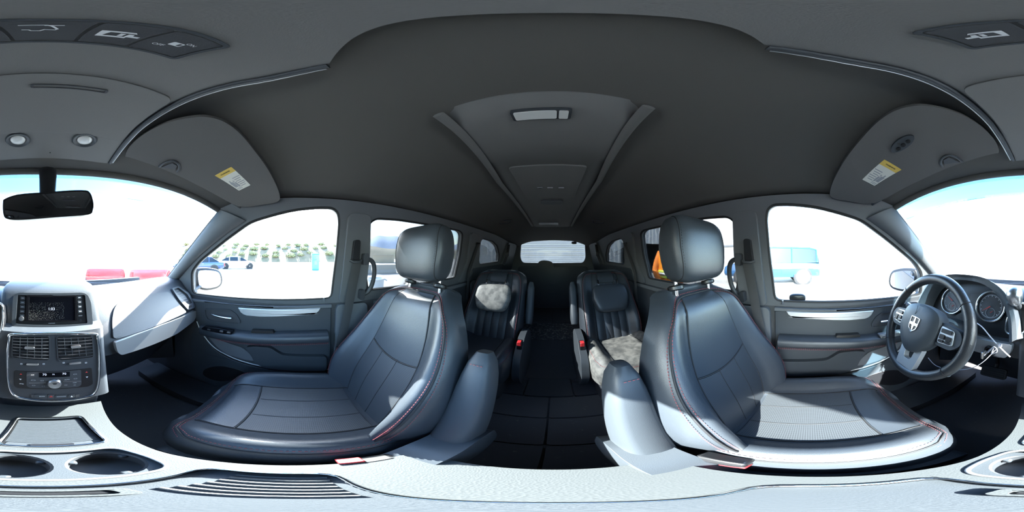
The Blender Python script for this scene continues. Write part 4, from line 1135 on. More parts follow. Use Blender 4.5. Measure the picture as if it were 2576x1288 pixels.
F_ = Frame((0, -.31, z_head(0, -.31) - .0275), (-1, 0, 0), (0, 1, 0))
dl = MB(F_).slab(rrect(-.058, -.020, .058, .018, .006), -.006, .004).build('dome_lamp', GREY_PL, ro, bevel=.002)
MB(F_).slab(rrect(-.052, -.016, .030, .014, .004), .003, .007).build('lens', LENS, dl, bevel=.002)
MB(F_).slab(rrect(.034, -.016, .052, .014, .003), .003, .007).build('lamp_switch', LENS, dl, bevel=.002)
F_ = Frame((0, -.8, z_head(0, -.8) - .022), (-1, 0, 0), (0, 1, 0))
MB(F_).slab(rounded([(-.15, -.21), (.15, -.21), (.15, .20), (-.15, .20)], .02), -.006, .004).build('storage_door', OHC, ro, bevel=.003)
for px in (1358, 1384, 1412):
    p = at(px, 470, Z=z_head(0, -.9) - .02); MB().box((p.x, p.y, p.z - .002), (.030, .012, .012)).build('clip', STEEL, ro, bevel=.003)
p = at(1388, 508, Z=z_head(0, -1.1) - .02); MB(Frame(p, (-1, 0, 0), (0, 1, 0))).slab(rrect(-.075, -.04, .075, .05, .03), -.006, .006).build('console_latch', DARK_PL, ro, bevel=.004)
p = at(1380, 562, Z=z_head(0, -1.7) - .02); MB().box((p.x, p.y + .05, p.z - .006), (.22, .10, .016)).build('air_outlet', DARK_PL, ro, bevel=.004)
# small roof grab hooks
# ---- sun visors
def visor(s, label):
    t = None
    A = at(335, 392, Z=.342); B = at(540, 292, Z=.366); C = at(600, 512, Z=.238)
    x = (C - A); F = Frame(A, x, (B - A))
    t = thing('sun_visor', label, 'sun visor', (s * .45, .3, .31))
    ol = spline(F.pxs([(338, 392), (318, 384), (338, 352), (400, 312), (470, 292), (530, 290), (585, 313), (640, 372), (680, 430), (702, 480), (698, 500), (660, 508), (600, 512), (520, 470), (440, 430)]), 4, True)
    flip = F.z.z > 0
    lo_, hi = (-.0, .016) if not flip else (-.016, 0)
    face = -.0 if flip else .016
    def bld(m, *a, **k):
        if s < 0: m.mirror()
        return m.build(*a, **k)
    bld(MB(F).slab(ol, lo_, hi), 'visor_pad', VISOR, t, bevel=.006, seg=3)
    d = -1 if flip else 1
    f0 = (-.016 if flip else .016)
    G = lambda pts: F.pxs(pts)
    L4 = G([(541, 434), (582, 412), (630, 458), (601, 472)])
    lab = bld(MB(F).slab(rounded(L4, .003), *sorted((f0, f0 + d * .0006))), 'warning_label', LABEL_W, t, smooth=0)
    a, b, c, e = [V(q) for q in L4]
    bld(MB(F).slab([tuple(a), tuple(b), tuple(b.lerp(c, .20)), tuple(a.lerp(e, .20))], *sorted((f0, f0 + d * .0009))), 'warning_band', LABEL_Y, lab, smooth=0)
    # print: heading, text lines, pictogram blocks
    def quad(u0, u1, v0, v1):
        P = lambda u, v: a.lerp(b, u).lerp(e.lerp(c, u), v)
        return [tuple(P(u0, v0)), tuple(P(u1, v0)), tuple(P(u1, v1)), tuple(P(u0, v1))]
    for k in range(6):
        bld(MB(F).slab(quad(.48, .95 - .06 * (k % 3), .40 + .085 * k, .43 + .085 * k), *sorted((f0, f0 + d * .0008))), 'print', DIMINK, lab, smooth=0)
    for (u0, u1, v0, v1) in ((.08, .30, .55, .82), (.14, .22, .46, .55), (.32, .44, .60, .84), (.34, .40, .50, .58), (.06, .44, .88, .90), (.06, .44, .93, .95)):
        bld(MB(F).slab(quad(u0, u1, v0, v1), *sorted((f0, f0 + d * .0008))), 'print', DIMINK, lab, smooth=0)
    # heading
    ux = (b - a).normalized(); mid = a.lerp(b, .5).lerp(e.lerp(c, .5), .10)
    hF = Frame(F.p(mid.x, mid.y, f0 + d * .001), (F.x * ux.x + F.y * ux.y) , (F.x * (a - e).x + F.y * (a - e).y))
    if s > 0:
        text('lettering', 'WARNING', hF, 0, 0, .0075, BLACKINK, lab, .0003)
    else:
        o_ = hF.p(0, 0, 0); mF = Frame((-o_.x, o_.y, o_.z), V((hF.x.x, -hF.x.y, -hF.x.z)), V((-hF.y.x, hF.y.y, hF.y.z)))
        text('lettering', 'WARNING', mF, 0, 0, .0075, BLACKINK, lab, .0003)
    # vanity lid clip near the inner edge
    h0 = [F.p(*F.px(*q), f0 + d * .003) for q in ((402, 411), (416, 401), (436, 396), (449, 402), (453, 414), (446, 424))]
    clip = bld(MB().tube(spline(h0, 4), .0035, 8), 'clip_arch', GREY_PL, t)
    bld(MB(F).slab(F.pxs([(408, 412), (436, 401), (448, 408), (444, 418)]), *sorted((f0, f0 + d * .004))), 'clip_block', DARK_PL, t, bevel=.001)
    # pivot
    pv = [at(585, 508, Z=.242), at(598, 516, Z=.232), at(604, 522, Z=.226)]
    bld(MB().tube(pv, [.010, .009, .006], 10), 'pivot', GREY_PL, t, smooth=60)
    if s < 0:
        # garage remote with three keys
        op = [F.px(*q) for q in ((538, 0),)] if False else None
        c = V((-(at(2268, 353, Z=.355)).x, at(2268, 353, Z=.355).y, 0))
        q = F.px(0, 0)
        P3 = onplane(2268, 353, (-F.o.x, F.o.y, F.o.z), V((-F.z.x, F.z.y, F.z.z)))
        uF = Frame(P3, (1, .12, .1), (0, -1, .1)) 
        n_ = V((-F.z.x, F.z.y, F.z.z)) * d
        e1 = (onplane(2290, 336, P3, n_) - onplane(2246, 370, P3, n_)).normalized()
        uF = Frame(P3 + n_ * .016 , e1, n_.cross(e1))
        rem = MB(uF).slab(ell(0, 0, .037, .017, 28), -.002, .007).build('garage_remote', GREY_PL, t, bevel=.003)
        for k in (-1, 0, 1):
            MB(uF).slab(ell(k * .017, -.003, .0058, .0058, 16), .006, .011).build('remote_key', BLACK_PL, rem, bevel=.0015)
        MB(uF).slab([(-.008, .008), (-.004, .012), (0, .008), (-.0012, .008), (-.0012, .0045), (-.0068, .0045), (-.0068, .008)], .007, .0074).build('house_symbol', BLACKINK, rem, smooth=0)
    return t
visor(1, 'grey cloth sun visor folded up above the passenger seat')
visor(-1, "grey cloth sun visor with garage remote keys above the driver's seat")
# ---- mirror
mc = at(118, 515, Y=.43)
MF = Frame(mc, (1, -.10, .02), (0, -.10, 1))
mir = thing('rear_view_mirror', 'black framed rear-view mirror hanging from the windscreen header', 'mirror', tuple(mc + V((0, .05, .1))))
mo = spline(MF.pxs([(7, 510), (12, 500), (45, 489), (120, 483), (205, 478), (226, 484), (235, 508), (234, 528), (222, 540), (150, 546), (60, 553), (18, 551), (8, 538)]), 4, True)
MB(MF).slab(mo, -.03, .0).build('shell', BLACK_PL, mir, bevel=.008, seg=3)
MB(MF).slab(inset(mo, .006), -.002, .0012).build('mirror_glass', MIRROR, mir, smooth=0)
stem0 = at(120, 436, Y=.50)
MB().tube([MF.p(0, .0, -.028), MF.p(.0, .045, -.045), stem0 + V((0, -.02, -.02)), stem0 + V((0, .02, .02))], [.016, .024, .026, .030], 12, flat=.6, up=(0, 1, 0)).build('stem', BLACK_PL, mir, smooth=60)

# ================================================================== DOORS
def dpx(cx, cy): return (460 + cx * .2484, 640 + cy * .2484)      # measured on an enlarged cut-out of the passenger door
def front_door(s):
    n = 1 if s > 0 else 2
    d = thing('door_%d' % n, 'grey front door lining with armrest and map pocket on the %s side' % ('passenger' if s > 0 else "driver's"), 'door', (s * .78, .25, -.7), kind='structure')
    F = Frame((XD, 0, 0), (0, -1, 0), (0, 0, 1))     # z points into the cabin
    def b(m, *a, **k):
        if s < 0: m.mirror()
        return m.build(*a, **k)
    P = lambda pts: F.pxs([dpx(*q) for q in pts])
    ol = F.pxs([(484, 754), (560, 760), (700, 767), (832, 771), (829, 925), (772, 925), (721, 923), (671, 918), (619, 906), (579, 891), (542, 869), (513, 834), (497, 800), (487, 770)])
    main = b(MB(F).slab(ol, 0, .020), 'door_panel', GREY_PL, d, bevel=.005)
    # top ledge
    MBt = MB(F).slab(F.pxs([(484, 750), (833, 763), (833, 771), (560, 761), (484, 756)]), -.01, .024)
    b(MBt, 'window_ledge', PILLAR, d, bevel=.004)
    # lower edge bead
    edge = [F.p(*q, .020) for q in spline(F.pxs([(829, 924), (721, 923), (671, 918), (619, 906), (579, 891), (542, 869), (513, 834), (500, 806)]), 4)]
    b(MB().tube(edge, .004, 8), 'edge_bead', SILVER, main)
    # silver spear
    b(MB(F).slab(P([(575, 525), (600, 570), (625, 592), (660, 605), (800, 617), (950, 615), (1100, 606), (1250, 597), (1340, 585), (1372, 562), (1390, 525)]), .015, .030), 'silver_trim', SILVER, d, bevel=.005)
    # handle bezel, lever
    bz = rounded(P([(240, 540), (245, 600), (270, 650), (330, 672), (590, 692), (600, 660), (560, 590), (500, 548), (430, 540)]), .01)
    bez = b(MB(F).slab(bz, .016, .026, [inset(bz, .006)]), 'handle_bezel', GREY_PL, main, bevel=.002)
    b(MB(F).slab(inset(bz, .004), .016, .0205), 'handle_recess', DARK_PL, main, smooth=0)
    hp_ = [F.p(*q, z) for q, z in zip(P([(312, 593), (360, 602), (420, 612), (470, 620), (520, 626)]), (.024, .034, .040, .040, .036))]
    b(MB().tube(hp_, [.004, .006, .007, .0085, .0085], 10, flat=.7), 'door_handle', CHROME, d, smooth=60)
    # armrest
    path = [F.p(*q, .030) for q in spline(P([(215, 745), (330, 768), (480, 790), (640, 806), (780, 815), (950, 815), (1100, 812), (1300, 806), (1450, 800)]), 4)]
    rg = []
    N = len(path)
    for i, c in enumerate(path):
        k = math.sin(min(1, i / N * 3.2) * PI / 2)
        ring = []
        for j in range(18):
            th = 2 * PI * j / 18
            ring.append(c + V((-math.cos(th) * .048 * (.55 + .45 * k), 0, math.copysign(abs(math.sin(th)) ** .7, math.sin(th)) * .036)))
        rg.append(ring)
    arm = b(MB().rings(rg), 'armrest', LEATHER, d, smooth=70)
    for dz in (-.020, -.026):
        st_ = [c + V((-.040, 0, dz)) + V((-.003, 0, 0)) for c in path[6:]]
        b(MB().dashes(st_, .0010, .005, .004), 'red_stitching', RED, arm, smooth=0, kind='stuff')
    b(MB(F).slab(rounded(P([(712, 735), (725, 775), (850, 785), (930, 775), (935, 740)]), .01), .020, .048), 'pull_cup', BLACK_PL, arm, bevel=.004)
    # window switches
    sp = rounded(P([(250, 718), (275, 692), (400, 706), (560, 728), (540, 768), (400, 748)]), .006)
    sw_ = b(MB(F).slab(sp, .045, .070), 'switch_panel', GLOSS_BLACK if s > 0 else SILVER, d, bevel=.003)
    for cx in ((330, 718), (450, 732), (520, 742)) if s > 0 else ((300, 712), (360, 720), (420, 728), (470, 734), (520, 742)):
        c = P([cx])[0]; b(MB(F).slab(rrect(c[0] - .010, c[1] - .004, c[0] + .010, c[1] + .004, .003), .069, .075), 'window_switch', STEEL if s < 0 or cx[0] > 400 else DARK_PL, sw_, bevel=.0015)
    # map pocket and speaker blister
    b(MB(F).slab(rounded(P([(655, 905), (760, 893), (900, 905), (960, 945), (1020, 980), (1440, 990), (1440, 1132), (1050, 1128), (850, 1108), (750, 1058), (715, 980)]), .02), .016, .046), 'map_pocket', GREY_PL, d, bevel=.012, seg=3)
    b(MB(F).slab(rounded(P([(285, 815), (380, 840), (620, 920), (690, 975), (742, 1055), (640, 1040), (480, 990), (370, 915)]), .015), .016, .030), 'speaker_cover', PILLAR, d, bevel=.006)
    # lock pull
    c = F.px(814, 757); b(MB().tube([F.p(c[0], c[1], .012), F.p(c[0], c[1] + .02, .010)], .005, 10), 'lock_pin', CHROME, d)
    return d
    # kick panel with its oval pocket below the door
KPX = [(502, 815), (520, 850), (545, 880), (585, 902), (625, 915), (675, 927), (730, 932), (828, 934), (828, 972), (700, 966), (620, 972), (560, 985), (500, 940), (480, 880), (486, 830)]
def kick(s):
    F = Frame((XD, 0, 0), (0, -1, 0), (0, 0, 1))
    t = thing('trim_%d' % (5 if s > 0 else 6), 'grey lower door sill moulding with an oval pocket on the %s side' % ('passenger' if s > 0 else "driver's"), 'trim', (s * .79, .3, -.8), kind='structure')
    pk = F.pxs([(514, 938), (520, 926), (545, 919), (575, 920), (605, 928), (622, 940), (600, 950), (560, 956), (530, 950)])
    m = MB(F).slab(rounded(F.pxs(KPX), .03), 0, .014)
    if s < 0: m.mirror()
    m.build('moulding', GREY_PL, t, bevel=.004)
    m = MB(F).slab(spline(pk, 4, True), .012, .016)
    if s < 0: m.mirror()
    m.build('pocket', BLACK_PL, t, bevel=.002)
kick(1); kick(-1)
d1 = front_door(1); d2 = front_door(-1)
_p = at(2006, 749, X=-.835)
MB(Frame(_p, (0, 1, 0), (0, 0, 1))).superell((0, 0, 0), (.085, .045, .03), .7, .7, 16, 10).build('window_stop', BLACK_PL, d2, smooth=60)
def sliding_door(s):
    n = 3 if s > 0 else 4
    d = thing('door_%d' % n, 'dark sliding door lining below the tinted window on the %s side' % ('passenger' if s > 0 else "driver's"), 'door', (s * .78, -.9, -.7), kind='structure')
    def b(m, *a, **k):
        if s < 0: m.mirror()
        return m.build(*a, **k)
    F = Frame((XD, 0, 0), (0, -1, 0), (0, 0, 1))
    pn = b(MB(F).slab(rounded([(.41, -.93), (1.38, -.93), (1.38, BELT - .006), (.41, BELT - .006)], .03), 0, .022), 'door_panel', DARK_PL, d, bevel=.006)
    b(MB(F).slab(rounded([(.41, BELT - .03), (1.38, BELT - .03), (1.38, BELT - .002), (.41, BELT - .002)], .008), .0, .034), 'window_ledge', PILLAR, d, bevel=.006)
    b(MB(F).slab(rounded([(.50, -.52), (1.0, -.52), (1.0, -.46), (.50, -.45)], .02), .018, .045), 'armrest', LEATHER, d, bevel=.012)
    b(MB(F).slab(rounded([(.46, -.42), (.58, -.42), (.58, -.34), (.46, -.34)], .015), .02, .03), 'handle_bezel', GREY_PL, d, bevel=.003)
    b(MB().tube([F.p(.47, -.37, .034), F.p(.57, -.37, .040)], .007, 8), 'door_handle', CHROME, d)
sliding_door(1); sliding_door(-1)
# sill step plates
for s in (1, -1):
    tag(MB().slab(rounded([(s * .60, -.20), (s * .79, -.20), (s * .79, .95), (s * .60, .95)], .03), FLOOR_Z - .01, FLOOR_Z + .05).build('trim_%d' % (3 if s > 0 else 4), DARK_PL, None, bevel=.02, seg=3), 'dark plastic sill plate beside the %s seat' % ('passenger' if s > 0 else "driver's"), 'sill', kind='structure')

# ================================================================== BELTS AND GRIPS ON THE MIDDLE PILLARS
def seat_belt(s, label):
    t = thing('seat_belt', label, 'seat belt', (s * .75, -.28, -.9))
    def b(m, *a, **k):
        if s < 0: m.mirror()
        return m.build(*a, **k)
    top = V((side_x(.0) - .045, -.272, -.008))
    b(MB().slab(rounded([(-.284, .075), (-.254, .075), (-.250, -.03), (-.288, -.03)], .012), -.045, -.0225, (), side_fn()), 'height_adjuster', BLACK_PL, t, bevel=.006)
    b(MB().tube([top + V((0, .035, -.012)), top + V((-.005, .02, -.02)), top + V((-.005, -.012, -.02)), top + V((0, -.022, -.012))], .007, 10), 'belt_guide', DARK_PL, t, smooth=60)
    low = V((XD - .05, -.205, -.50))
    path = spline([top + V((-.004, 0, -.018)), top.lerp(low, .35) + V((-.004, 0, 0)), top.lerp(low, .7), low, V((XD - .05, -.215, -.56)), V((XD - .055, -.24, -.80)), V((XD - .05, -.27, -.93))], 6)
    b(MB().tube(path, [.022] * len(path), 8, flat=.09, up=(1, 0, 0)), 'webbing', WEBBING, t, smooth=30)
    tg = low + V((-.010, 0, -.01))
    b(MB().box(tuple(tg), (.010, .052, .034)), 'latch_plate', BLACK_PL, t, bevel=.004)
    b(MB().box((tg.x, tg.y + .004, tg.z - .032), (.003, .022, .034)), 'tongue', STEEL, t, bevel=.001)
    b(MB().slab(rounded([(-.31, -.93), (-.20, -.93), (-.21, -.86), (-.30, -.86)], .01), -.06, -.031, (), lambda y, z, q: V((XD + q, y, z))), 'anchor_cover', DARK_PL, t, bevel=.006)
seat_belt(1, 'grey seat belt on the pillar behind the passenger door')
seat_belt(-1, "grey seat belt on the pillar behind the driver's door")
def grab(s, label):
    t = thing('grab_handle', label, 'grab handle', (s * .76, -.36, -.05))
    def b(m, *a, **k):
        if s < 0: m.mirror()
        return m.build(*a, **k)
    c = lambda y, z: V((side_x(z) - .045, y, z))
    b(MB().tube(spline([c(-.315, -.015), c(-.345, -.020), c(-.366, -.045), c(-.374, -.10), c(-.366, -.155), c(-.345, -.19), c(-.315, -.20)], 5), .0115, 12), 'grip', DARK_PL, t, smooth=60)
    for z in (-.015, -.20):
        b(MB().slab(rounded([(-.328, z - .028), (-.303, z - .028), (-.303, z + .028), (-.328, z + .028)], .01), -.060, -.0225, (), side_fn()), 'mount', DARK_PL, t, bevel=.006)
grab(1, 'black loop grab handle on the pillar behind the passenger seat')
grab(-1, "black loop grab handle on the pillar behind the driver's seat")
def rear_belt(s, label):
    t = thing('rear_seat_belt', label, 'seat belt', (s * .74, -1.40, -.2))
    def b(m, *a, **k):
        if s < 0: m.mirror()
        return m.build(*a, **k)
    top = V((side_x(.12) - .035, -1.40, .12))
    b(MB().tube([top + V((0, .03, 0)), top + V((0, -.03, 0))], .009, 8), 'belt_guide', BLACK_PL, t)
    b(MB().tube([top, V((.735, -1.32, -.15)), V((.740, -1.28, -.5)), V((.740, -1.28, -.8))], .022, 8, flat=.09, up=(1, 0, 0)), 'webbing', WEBBING, t, smooth=30)
rear_belt(1, 'dark belt hanging on the rear pillar past the passenger second-row seat')
rear_belt(-1, "dark belt hanging on the rear pillar past the driver-side second-row seat")
def third_belt(s, label):
    t = thing('third_row_belt', label, 'seat belt', (s * .7, -2.35, .0))
    def b(m, *a, **k):
        if s < 0: m.mirror()
        return m.build(*a, **k)
    tp_ = V((.64, -2.33, .17))
    b(MB().tube([tp_, V((.655, -2.30, .02)), V((.70, -2.25, -.13))], .02, 8, flat=.1, up=(0, 1, 0)), 'webbing', RUBBER, t, smooth=30)
    b(MB().box((.655, -2.31, .03), (.05, .03, .06)), 'buckle', BLACK_PL, t, bevel=.008)
third_belt(1, 'black belt and buckle dangling beside the passenger quarter window')
third_belt(-1, "black belt and buckle dangling beside the driver-side quarter window")
# oval roof coat hooks by the second row
for s in (1, -1):
    t = thing('coat_hook', 'small roof coat hook above the second row on the %s side' % ('passenger' if s > 0 else "driver's"), 'hook', (s * .5, -1.5, .33))
    z = z_head(.46, -1.55) - .004
    MB().tube(spline([V((s * .40, -1.55, z)), V((s * .41, -1.56, z - .018)), V((s * .46, -1.57, z - .022)), V((s * .51, -1.56, z - .018)), V((s * .52, -1.55, z))], 4), .006, 8).build('hook', DARK_PL, t)
    MB().slab(ell(s * .46, -1.55, .075, .02, 20), z - .002, z + .006).build('base', DARK_PL, t, bevel=.002)

# ================================================================== OUTSIDE
GZ = -EYE
GROUND = mat('pale_yard_ground', (.36, .34, .31), .9, noise=(.6, .45), col2=(.44, .42, .38), bump=(8, .3, 'noise'))
tag(MB().slab([(-400, -400), (400, -400), (400, 400), (-400, 400)], GZ - .5, GZ).build('ground', GROUND, None, smooth=0), 'pale sunlit concrete and dirt yard around the van', 'ground', kind='structure')
# ---- the van's outside mirrors
def side_mirror(s, label):
    t = thing('side_mirror', label, 'mirror', (s * .95, .67, -.26))
    def b(m, *a, **k):
        if s < 0: m.mirror()
        return m.build(*a, **k)
    c = at(522, 702, X=1.03)
    n = V((-.50, -.80, .06)).normalized()
    x = V((0, 0, 1)).cross(n).normalized()
    F = Frame(c, x, (0, 0, 1))
    ol = spline(F.pxs([(494, 682), (505, 676), (530, 676), (550, 682), (557, 698), (556, 714), (545, 724), (520, 729), (500, 724), (494, 708)]), 4, True)
    rg = [[F.p(a * f, b_ * f, z) for a, b_ in ol] for f, z in ((1.0, .006), (1.06, 0), (1.07, -.03), (.95, -.07), (.55, -.10))]
    b(MB().rings(rg), 'shell', BLACK_PL, t, smooth=60)
    b(MB(F).slab(inset(ol, .013), .004, .0085), 'mirror_glass', MIRROR, t, smooth=0)
    b(MB().tube([F.p(-.03, -.045, -.05), V((.90, .70, -.245)), V((.858, .70, -.245))], [.035, .03, .03], 10, flat=.6, up=(0, 0, 1)), 'arm', BLACK_PL, t, smooth=60)
side_mirror(1, 'black outside mirror beyond the passenger door glass')
side_mirror(-1, "black outside mirror beyond the driver's door glass")
# ---- vehicles in the yard
PAINT = {}
def paint(n, c, r=.25): PAINT[n] = mat(n, c, r, coat=.6); return PAINT[n]
CARGLASS = mat('car_glass', (.012, .02, .03), .12, spec=.3)
TYRE = mat('tyre', (.025, .025, .025), .85)
ALLOY = mat('alloy', (.7, .7, .7), .3, metal=.6)
def car(label, pos, head, pm, kind='sedan'):
    t = thing('suv' if kind == 'suv' else 'car', label, 'car', (pos[0], pos[1], GZ))
    h = V((head[0], head[1], 0)).normalized(); l = V((-h.y, h.x, 0)); o = V((pos[0], pos[1], GZ))
    W = lambda x, y, z: o + h * x + l * y + V((0, 0, z))
    if kind == 'suv':
        st = [(-2.45, .45, .85, .80), (-2.40, .40, 1.10, .93), (-1.6, .38, 1.16, .97), (0, .38, 1.15, .98), (1.2, .38, 1.13, .97), (1.5, .40, 1.12, .96), (2.2, .42, 1.05, .93), (2.45, .45, .95, .88), (2.5, .5, .8, .80)]
        gh = [(-2.40, 1.10, 1.12, .90, .85), (-2.25, 1.1, 1.84, .90, .78), (-1.9, 1.1, 1.92, .92, .78), (0, 1.1, 1.94, .93, .80), (.6, 1.1, 1.90, .92, .78), (.85, 1.1, 1.80, .91, .77), (1.45, 1.08, 1.12, .90, .85)]
        wh, wr = (-1.5, 1.5), .40; wz = 1.22
    else:
        st = [(-2.25, .45, .70, .70), (-2.2, .38, .92, .82), (-1.5, .30, .96, .88), (0, .28, .93, .90), (1.0, .28, .92, .90), (1.6, .30, .84, .88), (2.1, .36, .74, .80), (2.25, .45, .62, .68)]
        gh = [(-1.85, .90, .93, .78, .74), (-1.2, .9, 1.36, .80, .62), (-.6, .9, 1.44, .82, .62), (.1, .9, 1.43, .82, .62), (.4, .9, 1.36, .82, .62), (1.15, .88, .90, .80, .72)]
        wh, wr = (-1.35, 1.35), .32; wz = 1.0
    rg = []
    for x, z0, z1, w in st:
        sec = [(-.86, 0), (-1, .22), (-1, .6), (-.93, .93), (-.8, 1), (.8, 1), (.93, .93), (1, .6), (1, .22), (.86, 0)]
        rg.append([W(x, a * w, z0 + (z1 - z0) * b) for a, b in sec])
    body_ = MB().rings(rg).build('body', pm, t, smooth=40)
    rg = []; rf = []
    if kind == 'open':
        gh = [(g[0], g[1], .95 if i in (0, len(gh) - 1) else .93, g[3], g[4]) for i, g in enumerate(gh)]
    for x, z0, z1, w, wt in gh:
        rg.append([W(x, -w, z0), W(x, -wt, max(z1 - .06, z0 + .005)), W(x, 0, max(z1 - .05, z0 + .006)), W(x, wt, max(z1 - .06, z0 + .005)), W(x, w, z0)])
    MB().rings(rg).build('window_glass' if kind != 'open' else 'cabin_cover', CARGLASS if kind != 'open' else BLACK_PL, t, smooth=30)
    for x, z0, z1, w, wt in gh[1:-1]: rf.append([W(x, -wt - .02, z1 - .10), W(x, -wt + .04, z1 - .02), W(x, 0, z1), W(x, wt - .04, z1 - .02), W(x, wt + .02, z1 - .10), W(x, 0, z1 - .07)])
    if kind != 'open': MB().rings(rf).build('roof', pm, t, smooth=50)
    # window posts
    for q in (-1, 1):
        idx = ((1, 2), (3, 3), (len(gh) - 3, len(gh) - 2)) if kind != 'suv' else ((1, 1), (2, 3), (3, 4), (5, 5))
        for i0, i1 in idx if kind != 'open' else ():
            xm = (gh[i0][0] + gh[i1][0]) / 2; zt = min(gh[i0][2], gh[i1][2]) - .05
            MB().tube([W(xm, q * (gh[i0][3] + .004), gh[i0][1]), W(xm, q * (gh[i0][4] + .01), zt)], .045, 6).build('window_post', pm, t)
        for x in wh:
            w = (st[3][3]) - .02
            c = W(x, q * (w - .10), wr)
            MB().lathe(W(x, q * (w - .02), wr), l * q, [(wr + .07, -.25), (wr + .07, .025), (wr + .03, .03), (.05, .028)], 28).build('wheel_arch', BLACK_PL, t)
            tw = MB().lathe(c, l * q, [(wr * .62, -.10), (wr * .95, -.10), (wr, -.06), (wr, .08), (wr * .94, .115), (wr * .64, .12)], 28).build('tyre', TYRE, t, smooth=40)
            MB().lathe(c, l * q, [(wr * .66, .05), (wr * .66, .118), (wr * .58, .12), (wr * .54, .09), (wr * .2, .10), (wr * .16, .12), (.001, .12)], 28).build('rim', ALLOY, tw, smooth=35)
            for k in range(5):
                a_ = 2 * PI * k / 5; d = h * math.cos(a_) + V((0, 0, 1)) * math.sin(a_)
                MB().lathe(c + d * wr * .38 + l * q * .085, l * q, [(wr * .09, 0), (wr * .09, .022), (.001, .022)], 10).build('wheel_hole', BLACK_PL, tw)
        for x in (-.35, .75) if kind != 'suv' else (-.55, .55):
            MB().box((0, 0, 0), (.001, .001, .001)) if False else None
            p = W(x, q * (st[3][3] + .01), st[3][2] - .16); MB().tube([p - h * .09, p + h * .09], .02, 6).build('door_handle', STEEL, t)
            p0, p1 = W(x + .14, q * (st[3][3] + .004), st[3][2] - .03), W(x + .14, q * (st[3][3] + .004), st[3][1] + .12)
            MB().tube([p0, p1], .006, 4).build('door_gap', BLACK_PL, t)
        MB().tube([W(st[-3][0] + .15, q * st[-3][3] * .86, st[-3][2] - .12), W(st[-3][0] + .30, q * st[-3][3] * .70, st[-3][2] - .15)], .075, 8).build('headlight', LENS, t)
        MB().tube([W(st[1][0] - .03, q * st[1][3] * .88, st[1][2] - .10), W(st[1][0] - .03, q * st[1][3] * .88, st[1][2] - .35)], .07, 8).build('tail_light', RED_BTN, t)
    MB().tube([W(st[-1][0] + .02, -.7, .50), W(st[-1][0] + .06, 0, .50), W(st[-1][0] + .02, .7, .50)], .09, 8).build('bumper', STEEL if kind == 'suv' else pm, t)
    return t
car('dark blue tall suv parked beyond the driver\'s window', (-8.75, -2.05), (.26, -.965), paint('blue_paint', (.006, .05, .13)), 'suv')
car('white sedan parked side-on before the brushy bank', (17.6, 6.9), (.40, -.92), paint('white_paint', (.8, .8, .8)))
car('dark blue sedan parked beside the white sedan', (12.4, 8.6), (-.5, .86), paint('navy_paint', (.02, .05, .16)))
car('bright red low car ahead of the van, seen over the dash top', (3.35, 8.3), (.37, .93), paint('red_paint', (.45, .02, .03)), 'open')
car('dull red low car seen beside the passenger windscreen pillar', (5.2, 6.7), (.61, .79), paint('dull_red_paint', (.42, .03, .035)), 'open')
# ---- corrugated metal buildings behind and on the driver's side
METAL = mat('white_sheet_metal', (.47, .48, .49), .5, noise=(.5, .5), col2=(.42, .42, .42))
def sheet_mesh(F, w, h, pitch, name, parent, first=None):
    pass
def panel(F, x0, x1, z0, z1, ribs, parent):
    m = MB(F).slab([(x0, z0), (x1 - .006, z0), (x1 - .006, z1), (x0, z1)], -.04, 0)
    for k in range(ribs):
        xr = x0 + (k + .5) * (x1 - x0) / ribs
        m.slab([(xr - .07, z0), (xr + .07, z0), (xr + .07, z1), (xr - .07, z1)], 0, .012); m.slab([(xr - .03, z0), (xr + .03, z0), (xr + .03, z1), (xr - .03, z1)], .012, .045)
    return m.build('wall_panel', METAL, parent, smooth=0)
bA = thing('workshop', 'white ribbed metal workshop behind the van with a roll-up door', 'building', (-2, -12, GZ))
FA = Frame((0, -11, 0), (-1, 0, 0), (0, 0, 1))
DOOR0, DOOR1, BAY0, BAY1 = -2.9, 2.9, 5.2, 9.2
x = -6.2
while x < 14:
    x2 = x + 1.0
    zb = GZ
    if DOOR0 - .2 < x + .5 < DOOR1 + .2: zb = 2.0
    if BAY0 < x + .5 < BAY1: zb = 1.0
    panel(FA, x, x2, zb, 3.8, 3, bA); x = x2
for k in range(14):
    z = GZ + .25 * k
    MB(FA).slab([(DOOR0, z + .005), (DOOR1, z + .005), (DOOR1, z + .245), (DOOR0, z + .245)], -.12, -.06).build('door_slat', METAL, bA, bevel=.02)
MB(FA).slab([(BAY0 - .3, GZ), (BAY1 + .3, GZ), (BAY1 + .3, 1.1), (BAY0 - .3, 1.1)], -4.1, -4.0).build('bay_back_wall', DARK_PL, bA, smooth=0)
for xx in (BAY0 - .3, BAY1 + .3): MB(FA).slab([(xx - .05, GZ), (xx + .05, GZ), (xx + .05, 1.1), (xx - .05, 1.1)], -4.0, -.02).build('bay_side_wall', DARK_PL, bA, smooth=0)
MB(FA).slab([(BAY0 - .3, 1.05), (BAY1 + .3, 1.05), (BAY1 + .3, 1.15), (BAY0 - .3, 1.15)], -4.0, -.02).build('bay_ceiling', DARK_PL, bA, smooth=0)
MB(FA).slab([(-6.3, 3.8), (14.1, 3.8), (14.1, 3.95), (-6.3, 3.95)], -6, .3).build('roof', METAL, bA, smooth=0)
bB = thing('shed', "tall ribbed white metal shed behind the blue suv on the driver's side", 'building', (-18, -6, GZ))
FB = Frame((-17, 0, 0), (0, 1, 0), (0, 0, 1))
for k in range(10):
    panel(FB, -15.5 + k, -14.5 + k, 1.2 if 2 <= k <= 6 else GZ, 6.0, 4, bB)
MB(FB).slab([(-13.6, GZ), (-8.4, GZ), (-8.4, 1.25), (-13.6, 1.25)], -.10, -.05).build('roll_door', METAL, bB, smooth=0)
